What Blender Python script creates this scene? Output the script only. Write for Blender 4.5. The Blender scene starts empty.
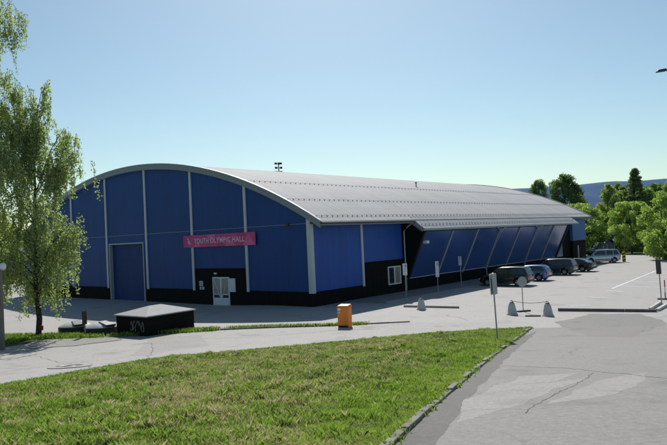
import bpy, math, random
import numpy as np
from mathutils import Vector, Matrix, noise
R_ = math.radians
random.seed(7); rng = np.random.default_rng(11)
S = bpy.context.scene
COL = S.collection

# ------------------------------------------------------------------ camera
F_PX, YAW, PITCH, ROLL = 640.8656, 0.6971, 0.0221, -0.0467
CAM = Vector((31.0053, -34.3673, 5.0))
PX, PY = 333.5, 222.5
Fv = Vector((-math.sin(YAW)*math.cos(PITCH), math.cos(YAW)*math.cos(PITCH), math.sin(PITCH)))
R0 = Vector((math.cos(YAW), math.sin(YAW), 0)); U0 = R0.cross(Fv)
Rv = R0*math.cos(ROLL)+U0*math.sin(ROLL); Uv = -R0*math.sin(ROLL)+U0*math.cos(ROLL)
cd = bpy.data.cameras.new('camera'); cam = bpy.data.objects.new('camera', cd); COL.objects.link(cam)
cd.sensor_width = 36; cd.lens = F_PX/667*36; cd.clip_end = 12000; cd.clip_start = .1
M = Matrix((Rv, Uv, -Fv)).transposed().to_4x4(); M.translation = CAM
cam.matrix_world = M
S.camera = cam

H2 = Vector((-math.sin(YAW), math.cos(YAW)))      # level heading of the hillside the road comes down
def sstep(a, b, t):
    t = min(1, max(0, (t-a)/(b-a))); return t*t*(3-2*t)
def hgt(x, y):
    """height of the ground"""
    d = (x-CAM.x)*H2.x+(y-CAM.y)*H2.y
    k = .28; t = (30.0-d)*.113
    up = k*math.log1p(math.exp(min(60, t/k)))
    if d < 0: up = 3.39+.02*(-d) if -d < 40 else 4.19
    dip = -.2*sstep(-3, -11, x)*sstep(-16, -5, y) if x < -3 else 0
    return up+dip
def G(px, py, off=0.0):
    """point of the ground seen in the direction (px, py) of the survey photograph"""
    d = Fv*F_PX+Rv*(px-PX)-Uv*(py-PY); d.normalize()
    t0, t = 0, 1.0
    while t < 900:
        p = CAM+d*t
        if p.z < hgt(p.x, p.y)+off: break
        t0 = t; t += max(.25, t*.01)
    for _ in range(40):
        m = (t0+t)/2; p = CAM+d*m
        if p.z < hgt(p.x, p.y)+off: t = m
        else: t0 = m
    p = CAM+d*t
    return Vector((p.x, p.y, hgt(p.x, p.y)))
def at_depth(px, dist):
    """ground position at a bearing and distance"""
    d = Fv*F_PX+Rv*(px-PX)-Uv*(232-PY); d.z = 0; d.normalize()
    c = d.x*H2.x+d.y*H2.y
    x, y = CAM.x+d.x*dist/c, CAM.y+d.y*dist/c
    return Vector((x, y, hgt(x, y)))

# ------------------------------------------------------------------ materials
def new_mat(name):
    m = bpy.data.materials.new(name); m.use_nodes = True
    nt = m.node_tree; nt.nodes.clear()
    out = nt.nodes.new('ShaderNodeOutputMaterial')
    return m, nt, out
def N(nt, typ, **kw):
    n = nt.nodes.new(typ)
    for k, v in kw.items(): setattr(n, k, v)
    return n
def setin(n, **kw):
    for k, v in kw.items(): n.inputs[k.replace('_', ' ')].default_value = v
def ramp(nt, fac, stops):
    r = N(nt, 'ShaderNodeValToRGB'); nt.links.new(fac, r.inputs[0])
    e = r.color_ramp.elements
    e[0].position, e[0].color = stops[0][0], (*stops[0][1], 1)
    e[1].position, e[1].color = stops[-1][0], (*stops[-1][1], 1)
    for p, c in stops[1:-1]:
        q = e.new(p); q.color = (*c, 1)
    return r.outputs[0]
def noise_n(nt, vec, scale, detail=4, rough=.6):
    n = N(nt, 'ShaderNodeTexNoise'); setin(n, Scale=scale, Detail=detail, Roughness=rough)
    nt.links.new(vec, n.inputs['Vector']); return n.outputs['Fac']
def mixc(nt, fac, a, b, mode='MIX'):
    m = N(nt, 'ShaderNodeMix', data_type='RGBA', blend_type=mode)
    for i, v in ((0, fac), (6, a), (7, b)):
        if hasattr(v, 'is_linked'): nt.links.new(v, m.inputs[i])
        elif i == 0: m.inputs[0].default_value = v
        else: m.inputs[i].default_value = (*v, 1)
    return m.outputs[2]
def coords(nt, kind='Position'):
    if kind == 'Position': return N(nt, 'ShaderNodeNewGeometry').outputs['Position']
    return N(nt, 'ShaderNodeTexCoord').outputs[kind]
def plain(name, c, rough=.6, metal=0, var=.18, scale=3.0, bump=0, spec=.5, coat=0, obj=False, stretch=None):
    """weathered paint, metal or timber: base colour with soft and fine variation"""
    m, nt, out = new_mat(name)
    v = coords(nt, 'Object' if obj else 'Position')
    if stretch:
        mp = N(nt, 'ShaderNodeMapping'); mp.inputs['Scale'].default_value = stretch
        nt.links.new(v, mp.inputs['Vector']); v = mp.outputs[0]
    n1 = noise_n(nt, v, scale); n2 = noise_n(nt, v, scale*9, 3)
    lo = tuple(k*(1-var) for k in c); hi = tuple(min(1, k*(1+var)) for k in c)
    col = ramp(nt, n1, [(.3, lo), (.7, hi)])
    col = mixc(nt, .35, col, ramp(nt, n2, [(.35, lo), (.65, hi)]))
    b = N(nt, 'ShaderNodeBsdfPrincipled'); nt.links.new(col, b.inputs['Base Color'])
    setin(b, Roughness=rough, Metallic=metal); b.inputs['Specular IOR Level'].default_value = spec
    if coat: b.inputs['Coat Weight'].default_value = coat; b.inputs['Coat Roughness'].default_value = .05
    if bump:
        bp = N(nt, 'ShaderNodeBump'); setin(bp, Strength=bump, Distance=.02)
        nt.links.new(n2, bp.inputs['Height']); nt.links.new(bp.outputs[0], b.inputs['Normal'])
    nt.links.new(b.outputs[0], out.inputs[0]); return m
def asphalt(name, base, dark=.6, crackw=.012, crack_scale=.16, spec=.25, patch=.22):
    m, nt, out = new_mat(name); v = coords(nt)
    big = noise_n(nt, v, patch, 5, .62); mid = noise_n(nt, v, 1.3, 4); fine = noise_n(nt, v, 55, 2, .7)
    c = lambda k: (base*k*1.02, base*k*.98, base*k*.93)
    col = ramp(nt, big, [(.3, c(.78)), (.5, c(1)), (.72, c(1.18))])
    col = mixc(nt, .4, col, ramp(nt, mid, [(.3, c(.72)), (.7, c(1.25))]))
    col = mixc(nt, .5, col, ramp(nt, fine, [(.3, c(.45)), (.5, c(1)), (.72, c(1.5))]))
    gr = noise_n(nt, v, 11, 3, .75); col = mixc(nt, .45, col, ramp(nt, gr, [(.3, c(.62)), (.5, c(1)), (.7, c(1.38))]))
    # oil stains and tyre-darkened blotches
    st = noise_n(nt, v, .55, 3, .5)
    col = mixc(nt, ramp(nt, st, [(.58, (0, 0, 0)), (.72, (.55, .55, .55))]), col, c(dark))
    # cracks: cell edges of a distorted Voronoi
    wv = N(nt, 'ShaderNodeVectorMath', operation='MULTIPLY_ADD')
    nz = N(nt, 'ShaderNodeTexNoise'); setin(nz, Scale=.9, Detail=5); nt.links.new(v, nz.inputs['Vector'])
    nt.links.new(nz.outputs['Color'], wv.inputs[0]); wv.inputs[1].default_value = (1.6, 1.6, 0); nt.links.new(v, wv.inputs[2])
    vo = N(nt, 'ShaderNodeTexVoronoi', feature='DISTANCE_TO_EDGE'); setin(vo, Scale=crack_scale)
    nt.links.new(wv.outputs[0], vo.inputs['Vector'])
    cr = ramp(nt, vo.outputs['Distance'], [(0, (1, 1, 1)), (crackw*.35, (.8, .8, .8)), (crackw, (0, 0, 0))])
    gate = ramp(nt, noise_n(nt, v, .12, 2), [(.56, (0, 0, 0)), (.66, (.6, .6, .6))])
    col = mixc(nt, mixc(nt, 1.0, cr, gate, 'MULTIPLY'), col, c(.3))
    b = N(nt, 'ShaderNodeBsdfPrincipled'); nt.links.new(col, b.inputs['Base Color'])
    setin(b, Roughness=.78); b.inputs['Specular IOR Level'].default_value = spec
    bp = N(nt, 'ShaderNodeBump'); setin(bp, Strength=.5, Distance=.012); nt.links.new(fine, bp.inputs['Height'])
    nt.links.new(bp.outputs[0], b.inputs['Normal']); nt.links.new(b.outputs[0], out.inputs[0]); return m
def leafy(name, c1, c2, trans=.45, rough=.5, stops=None, tcol=(1.1, 1.2, .62)):
    m, nt, out = new_mat(name)
    a = N(nt, 'ShaderNodeAttribute', attribute_name='tint')
    col = ramp(nt, a.outputs['Fac'], stops or [(0, c1), (1, c2)])
    d = N(nt, 'ShaderNodeBsdfPrincipled'); nt.links.new(col, d.inputs['Base Color']); setin(d, Roughness=rough)
    d.inputs['Specular IOR Level'].default_value = .3
    t = N(nt, 'ShaderNodeBsdfTranslucent')
    tc = mixc(nt, 1.0, col, tcol, 'MULTIPLY'); nt.links.new(tc, t.inputs['Color'])
    mx = N(nt, 'ShaderNodeMixShader'); mx.inputs[0].default_value = trans
    nt.links.new(d.outputs[0], mx.inputs[1]); nt.links.new(t.outputs[0], mx.inputs[2])
    nt.links.new(mx.outputs[0], out.inputs[0]); return m
def bark_birch():
    m, nt, out = new_mat('birch_bark'); v = coords(nt)
    mp = N(nt, 'ShaderNodeMapping'); mp.inputs['Scale'].default_value = (3, 3, 9); nt.links.new(v, mp.inputs['Vector'])
    n = noise_n(nt, mp.outputs[0], 1.2, 5)
    col = ramp(nt, n, [(.46, (.022, .018, .015)), (.58, (.05, .043, .038)), (.72, (.17, .16, .14))])
    b = N(nt, 'ShaderNodeBsdfPrincipled'); setin(b, Roughness=.85); nt.links.new(col, b.inputs['Base Color'])
    nt.links.new(b.outputs[0], out.inputs[0]); return m
def ground_mat(name, stops, scale=.5):
    m, nt, out = new_mat(name); v = coords(nt)
    n1 = noise_n(nt, v, scale, 6, .7); n2 = noise_n(nt, v, scale*22, 4, .7)
    col = mixc(nt, .5, ramp(nt, n1, stops), ramp(nt, n2, stops))
    b = N(nt, 'ShaderNodeBsdfPrincipled'); setin(b, Roughness=.95); b.inputs['Specular IOR Level'].default_value = .1
    nt.links.new(col, b.inputs['Base Color'])
    bp = N(nt, 'ShaderNodeBump'); setin(bp, Strength=.8, Distance=.05); nt.links.new(n2, bp.inputs['Height'])
    nt.links.new(bp.outputs[0], b.inputs['Normal'])
    nt.links.new(b.outputs[0], out.inputs[0]); return m
def panel_blue(name, c, rough, spec=.5, coat=0, rib=.35, metal=0):
    """coil-coated cladding: narrow ribs, faint streaks, sheet to sheet differences"""
    m, nt, out = new_mat(name); v = coords(nt)
    mp = N(nt, 'ShaderNodeMapping'); mp.inputs['Scale'].default_value = (1.6, 1.6, .12); nt.links.new(v, mp.inputs['Vector'])
    st = noise_n(nt, mp.outputs[0], 1.4, 5); cl = noise_n(nt, v, .25, 3)
    k = lambda s: tuple(q*s for q in c)
    col = ramp(nt, st, [(.3, k(.8)), (.7, k(1.2))]); col = mixc(nt, .4, col, ramp(nt, cl, [(.3, k(.8)), (.7, k(1.2))]))
    b = N(nt, 'ShaderNodeBsdfPrincipled'); setin(b, Roughness=rough, Metallic=metal); b.inputs['Specular IOR Level'].default_value = spec
    if coat: b.inputs['Coat Weight'].default_value = coat; b.inputs['Coat Roughness'].default_value = .18
    nt.links.new(col, b.inputs['Base Color'])
    sx = N(nt, 'ShaderNodeSeparateXYZ'); nt.links.new(v, sx.inputs[0])
    ad = N(nt, 'ShaderNodeMath', operation='ADD'); nt.links.new(sx.outputs[0], ad.inputs[0]); nt.links.new(sx.outputs[1], ad.inputs[1])
    sn = N(nt, 'ShaderNodeMath', operation='SINE'); ml = N(nt, 'ShaderNodeMath', operation='MULTIPLY'); ml.inputs[1].default_value = 21
    nt.links.new(ad.outputs[0], ml.inputs[0]); nt.links.new(ml.outputs[0], sn.inputs[0])
    ab = N(nt, 'ShaderNodeMath', operation='POWER'); ab.inputs[1].default_value = 8; nt.links.new(sn.outputs[0], ab.inputs[0])
    bp = N(nt, 'ShaderNodeBump'); setin(bp, Strength=rib, Distance=.03); nt.links.new(ab.outputs[0], bp.inputs['Height'])
    nt.links.new(bp.outputs[0], b.inputs['Normal'])
    nt.links.new(b.outputs[0], out.inputs[0]); return m

MT = dict(
    asphalt=asphalt('asphalt_old', .335, spec=.3, crackw=.005, crack_scale=.11), road=asphalt('asphalt_road', .232, crack_scale=.16, spec=.2, crackw=.006),
    lower=asphalt('asphalt_worn', .325, crack_scale=.3, crackw=.012, dark=.45, patch=.5), pale=asphalt('asphalt_pale_repair', .285, spec=.22, patch=.6),
    darkpatch=asphalt('asphalt_dark_repair', .20), shoulder=asphalt('asphalt_gritty_edge', .125, patch=.9),
    pave=asphalt('paving_grey', .22),
    crack=plain('tar_crack', (.06, .056, .052), .9),
    paint=plain('road_paint_worn', (.80, .80, .77), .8, var=.3, scale=2.5),
    kerb=plain('kerb_granite', (.30, .285, .265), .85, var=.3, scale=2, bump=.5), islk=plain('kerb_white_topped', (.5, .49, .47), .8, var=.25, scale=2), kerbm=plain('kerb_worn', (.20, .185, .165), .9, var=.45, scale=2.5, bump=.6), kerbd=plain('kerb_dirty', (.13, .12, .105), .9, var=.35, scale=3, bump=.6),
    concrete=plain('concrete', (.50, .485, .455), .85, var=.2, scale=4, bump=.4, obj=True),
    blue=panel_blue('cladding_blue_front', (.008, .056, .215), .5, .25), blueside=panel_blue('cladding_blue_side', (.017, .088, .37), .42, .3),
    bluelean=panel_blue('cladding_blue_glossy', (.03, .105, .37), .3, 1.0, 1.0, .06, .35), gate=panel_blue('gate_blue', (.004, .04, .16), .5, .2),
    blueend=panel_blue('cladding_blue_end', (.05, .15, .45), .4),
    timber=plain('timber_black_stained', (.010, .0085, .0078), .8, var=.5, scale=2, stretch=(6, 6, .4), spec=.15),
    trim=plain('trim_grey_painted', (.52, .54, .56), .45, var=.08), archgrey=plain('arch_grey', (.22, .25, .265), .5, var=.1), fascia=plain('fascia_grey', (.27, .29, .305), .4, var=.08),
    strut=plain('strut_grey', (.38, .40, .43), .45, var=.1),
    roof=plain('roof_grey_sheet', (.43, .425, .42), .8, metal=.0, var=.12, scale=.35, spec=.18, stretch=(.35, 2.2, 1)),
    snow=plain('snow_guard_grey', (.42, .42, .42), .6), gutter=plain('gutter_dark', (.07, .07, .075), .4),
    white=plain('white_paint', (.74, .75, .76), .45, var=.06), dwhite=plain('door_white', (.62, .66, .72), .4, var=.06),
    glass=plain('glass_dark', (.02, .025, .03), .06, var=.1, spec=.9), glasslite=plain('glass_blinds', (.28, .26, .22), .15, var=.3),
    grey=plain('galvanised_steel', (.33, .345, .36), .42, metal=.55, var=.15, obj=True), signback=plain('sign_back_grey', (.34, .37, .37), .5, var=.12, obj=True),
    darkmetal=plain('dark_metal', (.035, .035, .037), .5), black=plain('black_plastic', (.009, .009, .010), .6), tyre=plain('tyre_rubber', (.018, .018, .019), .85),
    rim=plain('alloy_rim', (.42, .43, .45), .3, metal=.7), pink=plain('banner_magenta', (.60, .055, .22), .55, var=.2, scale=.8),
    pinklight=plain('banner_pink_shape', (.70, .13, .31), .55, var=.12), pinkdark=plain('banner_plum_shape', (.48, .035, .18), .55, var=.12),
    lilac=plain('banner_lettering', (.72, .55, .68), .5, var=.05),
    orange=plain('orange_plastic', (.86, .235, .018), .45, var=.12, obj=True), red=plain('red_paint', (.42, .02, .02), .4), yellow=plain('yellow_paint', (.68, .42, .03), .45),
    signblue=plain('sign_blue', (.03, .11, .42), .4), hutroof=plain('hut_roof_pale_metal', (.42, .415, .405), .85, var=.12, scale=2, spec=.08), hutwall=plain('hut_black_boards', (.010, .0092, .0086), .85, var=.5, scale=3, stretch=(.3, .3, 6), spec=.12),
    alu=plain('lid_aluminium', (.42, .42, .415), .7, metal=.2, var=.12, scale=2, spec=.2), graffiti=plain('graffiti_paint', (.24, .245, .26), .7),
    wood=plain('post_weathered_wood', (.20, .17, .14), .85, var=.3, scale=2, stretch=(5, 5, .6)), rust=plain('rusty_red', (.18, .03, .0102), .8, var=.3),
    lampglobe=plain('lamp_globe_opal', (.78, .78, .76), .3, var=.04),
    taillight=plain('tail_lamp_red', (.48, .015, .012), .2), headlight=plain('head_lamp_clear', (.6, .62, .64), .1, spec=.8),
    turf=ground_mat('turf_soil', [(.3, (.035, .05, .016)), (.5, (.10, .105, .04)), (.7, (.26, .21, .13))]),
    terrain=ground_mat('meadow', [(.3, (.03, .05, .015)), (.7, (.07, .10, .03))], .06),
    gravel=ground_mat('gravel', [(.3, (.26, .25, .23)), (.7, (.50, .48, .45))], 2.5),
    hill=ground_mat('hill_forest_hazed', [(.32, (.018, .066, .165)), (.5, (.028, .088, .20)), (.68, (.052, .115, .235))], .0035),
    bark=plain('bark_dark', (.055, .042, .032), .9, var=.4, scale=4, stretch=(3, 3, .8)), birch=bark_birch(),
    grassblade=leafy('grass_blades', (.085, .165, .022), (.52, .42, .25), .42, stops=[(0, (.06, .11, .02)), (.28, (.31, .46, .075)), (.48, (.42, .48, .13)), (.7, (.52, .43, .29)), (1, (.68, .55, .43))], tcol=(1.05, 1.1, .85)), 
    birchleaf=leafy('birch_leaves', (.23, .29, .14), (.48, .545, .29), .58),
    leaf_bright=leafy('leaves_bright', (.22, .32, .09), (.44, .54, .19), .55),
    leaf_mid=leafy('leaves_mid', (.15, .235, .065), (.32, .42, .14), .52),
    leaf_dark=leafy('leaves_dark', (.08, .14, .055), (.18, .26, .10), .48),
    leaf_spruce=leafy('needles', (.12, .175, .075), (.26, .33, .15), .45), leaf_pale=leafy('leaves_pale', (.22, .30, .11), (.44, .52, .23), .55),
)
def carpaint(name, c, metal=.4): return plain(name, c, .28, metal, var=.03, coat=.8)

# ------------------------------------------------------------------ mesh helpers
class MB:
    def __init__(s): s.v, s.f = [], []
    def add(s, vs, fs):
        o = len(s.v); s.v += [tuple(p) for p in vs]; s.f += [tuple(i+o for i in q) for q in fs]; return s
    def box(s, a, b, T=None):
        x0, y0, z0 = a; x1, y1, z1 = b
        vs = [Vector(p) for p in ((x0,y0,z0),(x1,y0,z0),(x1,y1,z0),(x0,y1,z0),(x0,y0,z1),(x1,y0,z1),(x1,y1,z1),(x0,y1,z1))]
        if T: vs = [T @ p for p in vs]
        return s.add(vs, [(0,3,2,1),(4,5,6,7),(0,1,5,4),(1,2,6,5),(2,3,7,6),(3,0,4,7)])
    def hexa(s, lo, hi):
        """8-corner solid from two quads"""
        return s.add(list(lo)+list(hi), [(0,3,2,1),(4,5,6,7),(0,1,5,4),(1,2,6,5),(2,3,7,6),(3,0,4,7)])
    def tube(s, pts, rad, n=8, cap=True):
        pts = [Vector(p) for p in pts]; rad = rad if hasattr(rad, '__len__') else [rad]*len(pts)
        rings = []
        for i, p in enumerate(pts):
            t = (pts[min(i+1, len(pts)-1)]-pts[max(i-1, 0)]).normalized()
            a = Vector((0, 0, 1)) if abs(t.z) < .9 else Vector((1, 0, 0))
            u = t.cross(a).normalized(); w = t.cross(u)
            rings.append([p+(u*math.cos(k*2*math.pi/n)+w*math.sin(k*2*math.pi/n))*rad[i] for k in range(n)])
        vs = [q for r in rings for q in r]; fs = []
        for i in range(len(pts)-1):
            for k in range(n):
                fs.append((i*n+k, i*n+(k+1) % n, (i+1)*n+(k+1) % n, (i+1)*n+k))
        if cap: fs += [tuple(range(n-1, -1, -1)), tuple((len(pts)-1)*n+k for k in range(n))]
        return s.add(vs, fs)
    def lathe(s, prof, n=24, T=None, cap=True):
        vs = [Vector((r*math.cos(k*2*math.pi/n), r*math.sin(k*2*math.pi/n), z)) for r, z in prof for k in range(n)]
        if T: vs = [T @ p for p in vs]
        fs = [(i*n+k, i*n+(k+1) % n, (i+1)*n+(k+1) % n, (i+1)*n+k) for i in range(len(prof)-1) for k in range(n)]
        if cap: fs += [tuple(range(n-1, -1, -1)), tuple((len(prof)-1)*n+k for k in range(n))]
        return s.add(vs, fs)
    def prism(s, poly, y0, y1, T=None):
        """poly in (x, z), extruded along y"""
        n = len(poly); vs = [Vector((x, y0, z)) for x, z in poly]+[Vector((x, y1, z)) for x, z in poly]
        if T: vs = [T @ p for p in vs]
        return s.add(vs, [tuple(range(n)), tuple(range(2*n-1, n-1, -1))]+[(i, i+n, (i+1) % n+n, (i+1) % n) for i in range(n)])
    def build(s, name, mat, parent=None, smooth=0, bevel=0):
        me = bpy.data.meshes.new(name); me.from_pydata(s.v, [], s.f); me.update()
        o = bpy.data.objects.new(name, me); COL.objects.link(o)
        me.materials.append(mat)
        if parent: o.parent = parent
        if smooth:
            me.polygons.foreach_set('use_smooth', [True]*len(me.polygons)); me.set_sharp_from_angle(angle=R_(smooth))
        if bevel:
            md = o.modifiers.new('bevel', 'BEVEL'); md.width = bevel; md.segments = 2; md.limit_method = 'ANGLE'
        return o
def tag(o, label=None, cat=None, group=None, kind=None):
    if label: o['label'] = label
    if cat: o['category'] = cat
    if group: o['group'] = group
    if kind: o['kind'] = kind
    return o
def empty(name, loc, rz=0, label=None, cat=None, group=None):
    o = bpy.data.objects.new(name, None); COL.objects.link(o); o.location = loc; o.rotation_euler.z = rz
    o.empty_display_size = .3
    return tag(o, label, cat, group)
def copy_tree(o, parent=None):
    c = o.copy(); COL.objects.link(c); c.parent = parent
    for ch in [q for q in bpy.data.objects if q.parent == o]: copy_tree(ch, c)
    return c
def np_mesh(name, verts, faces, mat, tint=None, parent=None, nper=4):
    """fast mesh from arrays: verts (n,3), faces (m,nper), tint per vertex"""
    me = bpy.data.meshes.new(name); m = len(faces)
    me.vertices.add(len(verts)); me.vertices.foreach_set('co', np.ascontiguousarray(verts, dtype=np.float32).ravel())
    me.loops.add(m*nper); me.loops.foreach_set('vertex_index', np.ascontiguousarray(faces, dtype=np.int32).ravel())
    me.polygons.add(m); me.polygons.foreach_set('loop_start', np.arange(m, dtype=np.int32)*nper)
    me.update(calc_edges=True)
    if tint is not None:
        a = me.attributes.new('tint', 'FLOAT', 'POINT'); a.data.foreach_set('value', np.ascontiguousarray(tint, dtype=np.float32))
    me.materials.append(mat)
    o = bpy.data.objects.new(name, me); COL.objects.link(o)
    if parent: o.parent = parent
    return o
def text_obj(name, body, size, mat, parent, T, align='LEFT', width=None):
    cu = bpy.data.curves.new(name, 'FONT'); cu.body = body; cu.size = size; cu.extrude = .006; cu.align_x = align; cu.space_character = 1.12
    cu.offset = .012
    t = bpy.data.objects.new('tmp', cu); COL.objects.link(t)
    dg = bpy.context.evaluated_depsgraph_get(); me = bpy.data.meshes.new_from_object(t.evaluated_get(dg)); bpy.data.objects.remove(t)
    xs = [v.co.x for v in me.vertices]; sx = width/(max(xs)-min(xs)) if width else 1; mn = min(xs)
    for v in me.vertices: v.co = T @ Vector(((v.co.x-mn)*sx, v.co.y, v.co.z))
    me.materials.clear(); me.materials.append(mat)
    o = bpy.data.objects.new(name, me); COL.objects.link(o); o.parent = parent; return o

# ------------------------------------------------------------------ ground sheets
def resample(pl, n):
    pl = [Vector((p[0], p[1], 0)) for p in pl]; L = [0]
    for a, b in zip(pl, pl[1:]): L.append(L[-1]+(b-a).length)
    out = []
    for i in range(n):
        t = L[-1]*i/(n-1); k = 0
        while k < len(L)-2 and L[k+1] < t: k += 1
        out.append(pl[k].lerp(pl[k+1], (t-L[k])/max(1e-6, L[k+1]-L[k])))
    return out
def loft(name, A, B, na, nb, off, mat, zfun=None, ragged=0):
    a, b = resample(A, na), resample(B, na); m = MB(); vs = []
    for i in range(na):
        for j in range(nb):
            p = a[i].lerp(b[i], j/(nb-1))
            if ragged:
                q = noise.noise_vector(Vector((p.x*1.3, p.y*1.3, 3)))+.3*noise.noise_vector(Vector((p.x*4.5, p.y*4.5, 9)))
                p = p+Vector((q.x, q.y, 0))*ragged
            z = hgt(p.x, p.y)+off+(zfun(p.x, p.y, i/(na-1), j/(nb-1)) if zfun else 0)
            vs.append((p.x, p.y, z))
    m.add(vs, [(i*nb+j, (i+1)*nb+j, (i+1)*nb+j+1, i*nb+j+1) for i in range(na-1) for j in range(nb-1)])
    o = m.build(name, mat, smooth=180); tag(o, kind='structure')
    me = o.data
    if me.polygons[0].normal.z < 0: me.flip_normals()
    return o
# terrain to the horizon, polar grid about the viewpoint
rs = [0.0]+[2*1.085**i for i in range(98)]
na = 120; m = MB(); vs = []
for r in rs:
    for k in range(na):
        a = 2*math.pi*k/na; x, y = CAM.x+r*math.cos(a), CAM.y+r*math.sin(a)
        vs.append((x, y, hgt(x, y)-.06-(.0 if r < 140 else min(6, (r-140)*.01))))
m.add(vs, [(i*na+k, (i+1)*na+k, (i+1)*na+(k+1) % na, i*na+(k+1) % na) for i in range(len(rs)-1) for k in range(na)])
t = tag(m.build('terrain', MT['terrain'], smooth=180), kind='structure')
if t.data.polygons[500].normal.z < 0: t.data.flip_normals()

g = lambda *pp: [G(*p) for p in pp]
# parking lot: everything asphalted round the hall
far_r = at_depth(640, 104); far_r2 = at_depth(668, 88)
loft('parking_lot', [(-75, -52), (-75, 112)], [(62, -52), (62, 40)], 110, 110, 0, MT['asphalt'])
# access road coming down from the viewpoint
kerb_px = [(531, 328.5), (526, 332), (519, 337.5), (509, 344.5), (497, 353), (483, 364), (468, 376.5), (452, 390), (436, 403.5), (420, 418), (405, 431.5), (391, 444.5), (378, 458)]
kerb_line = g(*kerb_px)
dn = (kerb_line[-1]-kerb_line[-2]).normalized()
kerb_line += [kerb_line[-1]+dn*q for q in (1.5, 4, 8)]
right_line = [kerb_line[0]+Vector((13, 9, 0)), kerb_line[0]+Vector((15.5, 4, 0)), kerb_line[6]+Vector((11, 6, 0)), kerb_line[-1]+Vector((11, 7, 0))]
loft('access_road', kerb_line, right_line, 70, 56, .010, MT['road'], ragged=.12)
# lower road running left below the bank
bank_far_px = [(-150, 412), (-60, 398), (0, 387.5), (60, 377), (115, 366), (150, 360.5), (230, 352.5), (300, 346), (370, 339.5), (430, 334), (480, 330.5), (531, 328.5)]
bank_far = g(*bank_far_px)
road_far = g((-150, 361), (-60, 354), (0, 348), (50, 344), (110, 340), (150, 335.5), (200, 331.8), (260, 328.8), (330, 326.5), (410, 322.5), (500, 322))
loft('lower_road', bank_far, road_far, 80, 14, .008, MT['lower'])
# repairs and shoulders on the access road
sh_in = [p.copy() for p in kerb_line[2:13]]
sh_out = g((537, 331), (530, 338), (516, 350), (500, 365), (489, 378), (476, 392), (462, 408), (452, 422), (438, 438), (424, 458))
loft('road_shoulder', sh_in, sh_out, 80, 14, .0107, MT['shoulder'], ragged=.10)
for i, (A, B) in enumerate([
    (((456, 424), (462, 404), (497, 386)), ((520, 405), (555, 389), (590, 379))),
    (((545, 405), (575, 391), (600, 380)), ((610, 396), (640, 384), (651, 373))),
    (((500, 386), (520, 377)), ((560, 381), (580, 373)))]):
    loft('road_patch', g(*A), g(*B), 46, 26, .0110+.0004*i, MT['pale'], ragged=.13)
loft('dark_road_patch', g((556, 322), (590, 336), (630, 338)), g((590, 314.5), (640, 314), (667, 322)), 40, 24, .0112, MT['darkpatch'], ragged=.18)
loft('road_patch', g((150, 338.5), (200, 335)), g((130, 356), (210, 346)), 30, 16, .0095, MT['pale'], ragged=.12)
# cracks: thin strips that follow the surface
def crack(px, w, off=.0124):
    pts = resample(g(*px), 14*len(px)); m = MB(); vs = []
    for i, p in enumerate(pts):
        t = (pts[min(i+1, len(pts)-1)]-pts[max(i-1, 0)]).normalized(); nn = Vector((-t.y, t.x, 0))
        j = noise.noise(Vector((p.x*1.3, p.y*1.3, w*70)))*.14+noise.noise(Vector((p.x*5, p.y*5, 1)))*.05; ww = w*(.5+random.random())
        for s_ in (-1, 1):
            q = p+nn*(j+s_*ww/2); vs.append((q.x, q.y, hgt(q.x, q.y)+off))
    m.add(vs, [(2*i, 2*i+1, 2*i+3, 2*i+2) for i in range(len(pts)-1)])
    o = tag(m.build('road_crack', MT['crack']), kind='structure')
    if o.data.polygons[0].normal.z < 0: o.data.flip_normals()
crack([(500, 366), (560, 368.5), (640, 376), (667, 379)], .03)
crack([(596, 373), (570, 388), (540, 402), (524, 414)], .016)
crack([(0, 372.5), (40, 367), (90, 362), (135, 356)], .03, .0102)
crack([(36, 356), (62, 363), (90, 362)], .03, .0102)
crack([(152, 343), (153, 350), (146, 359)], .03, .0102)
crack([(200, 339), (260, 337), (330, 331), (380, 329)], .03, .0102)
# painted bay lines
def line(p0, p1, w, off=.012):
    a, b = (G(*p0), G(*p1)) if len(p0) == 2 else (Vector(p0), Vector(p1))
    t = (b-a).normalized(); nn = Vector((-t.y, t.x, 0))*w/2
    n = 12; A = [a.lerp(b, i/(n-1))+nn for i in range(n)]; B = [a.lerp(b, i/(n-1))-nn for i in range(n)]
    loft('bay_line', A, B, n, 2, off, MT['paint'])
line((612, 288.7), (657, 270.5), .13)
for a, b in (((606, 291), (624, 291.9)), ((589.5, 297.3), (608, 298)), ((571, 306), (591, 305.4)), ((626, 281), (664, 282.5)), ((635, 277), (667, 277.8)), ((644, 273), (667, 273.5)), ((617, 286), (664, 288))):
    line(a, b, .15)
for yb in (15.2, 22.4, 29.5, 35.2, 40.5): line((3.9, yb, 0), (8.9, yb, 0), .11)

# pavement along the hall's long side
m = MB(); m.box((.35, 3.6, -.02), (3.75, 46, .10)); tag(m.build('pavement', MT['pave'], bevel=.015), kind='structure')
m = MB()
y = 3.6
while y < 45.5:
    m.box((3.76, y, -.02), (3.9, min(46, y+.99), .108)); y += 1.0
tag(m.build('kerb', MT['kerb'], bevel=.012), 'pale kerb edging the pavement along the long side of the blue hall', 'kerb')

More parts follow.
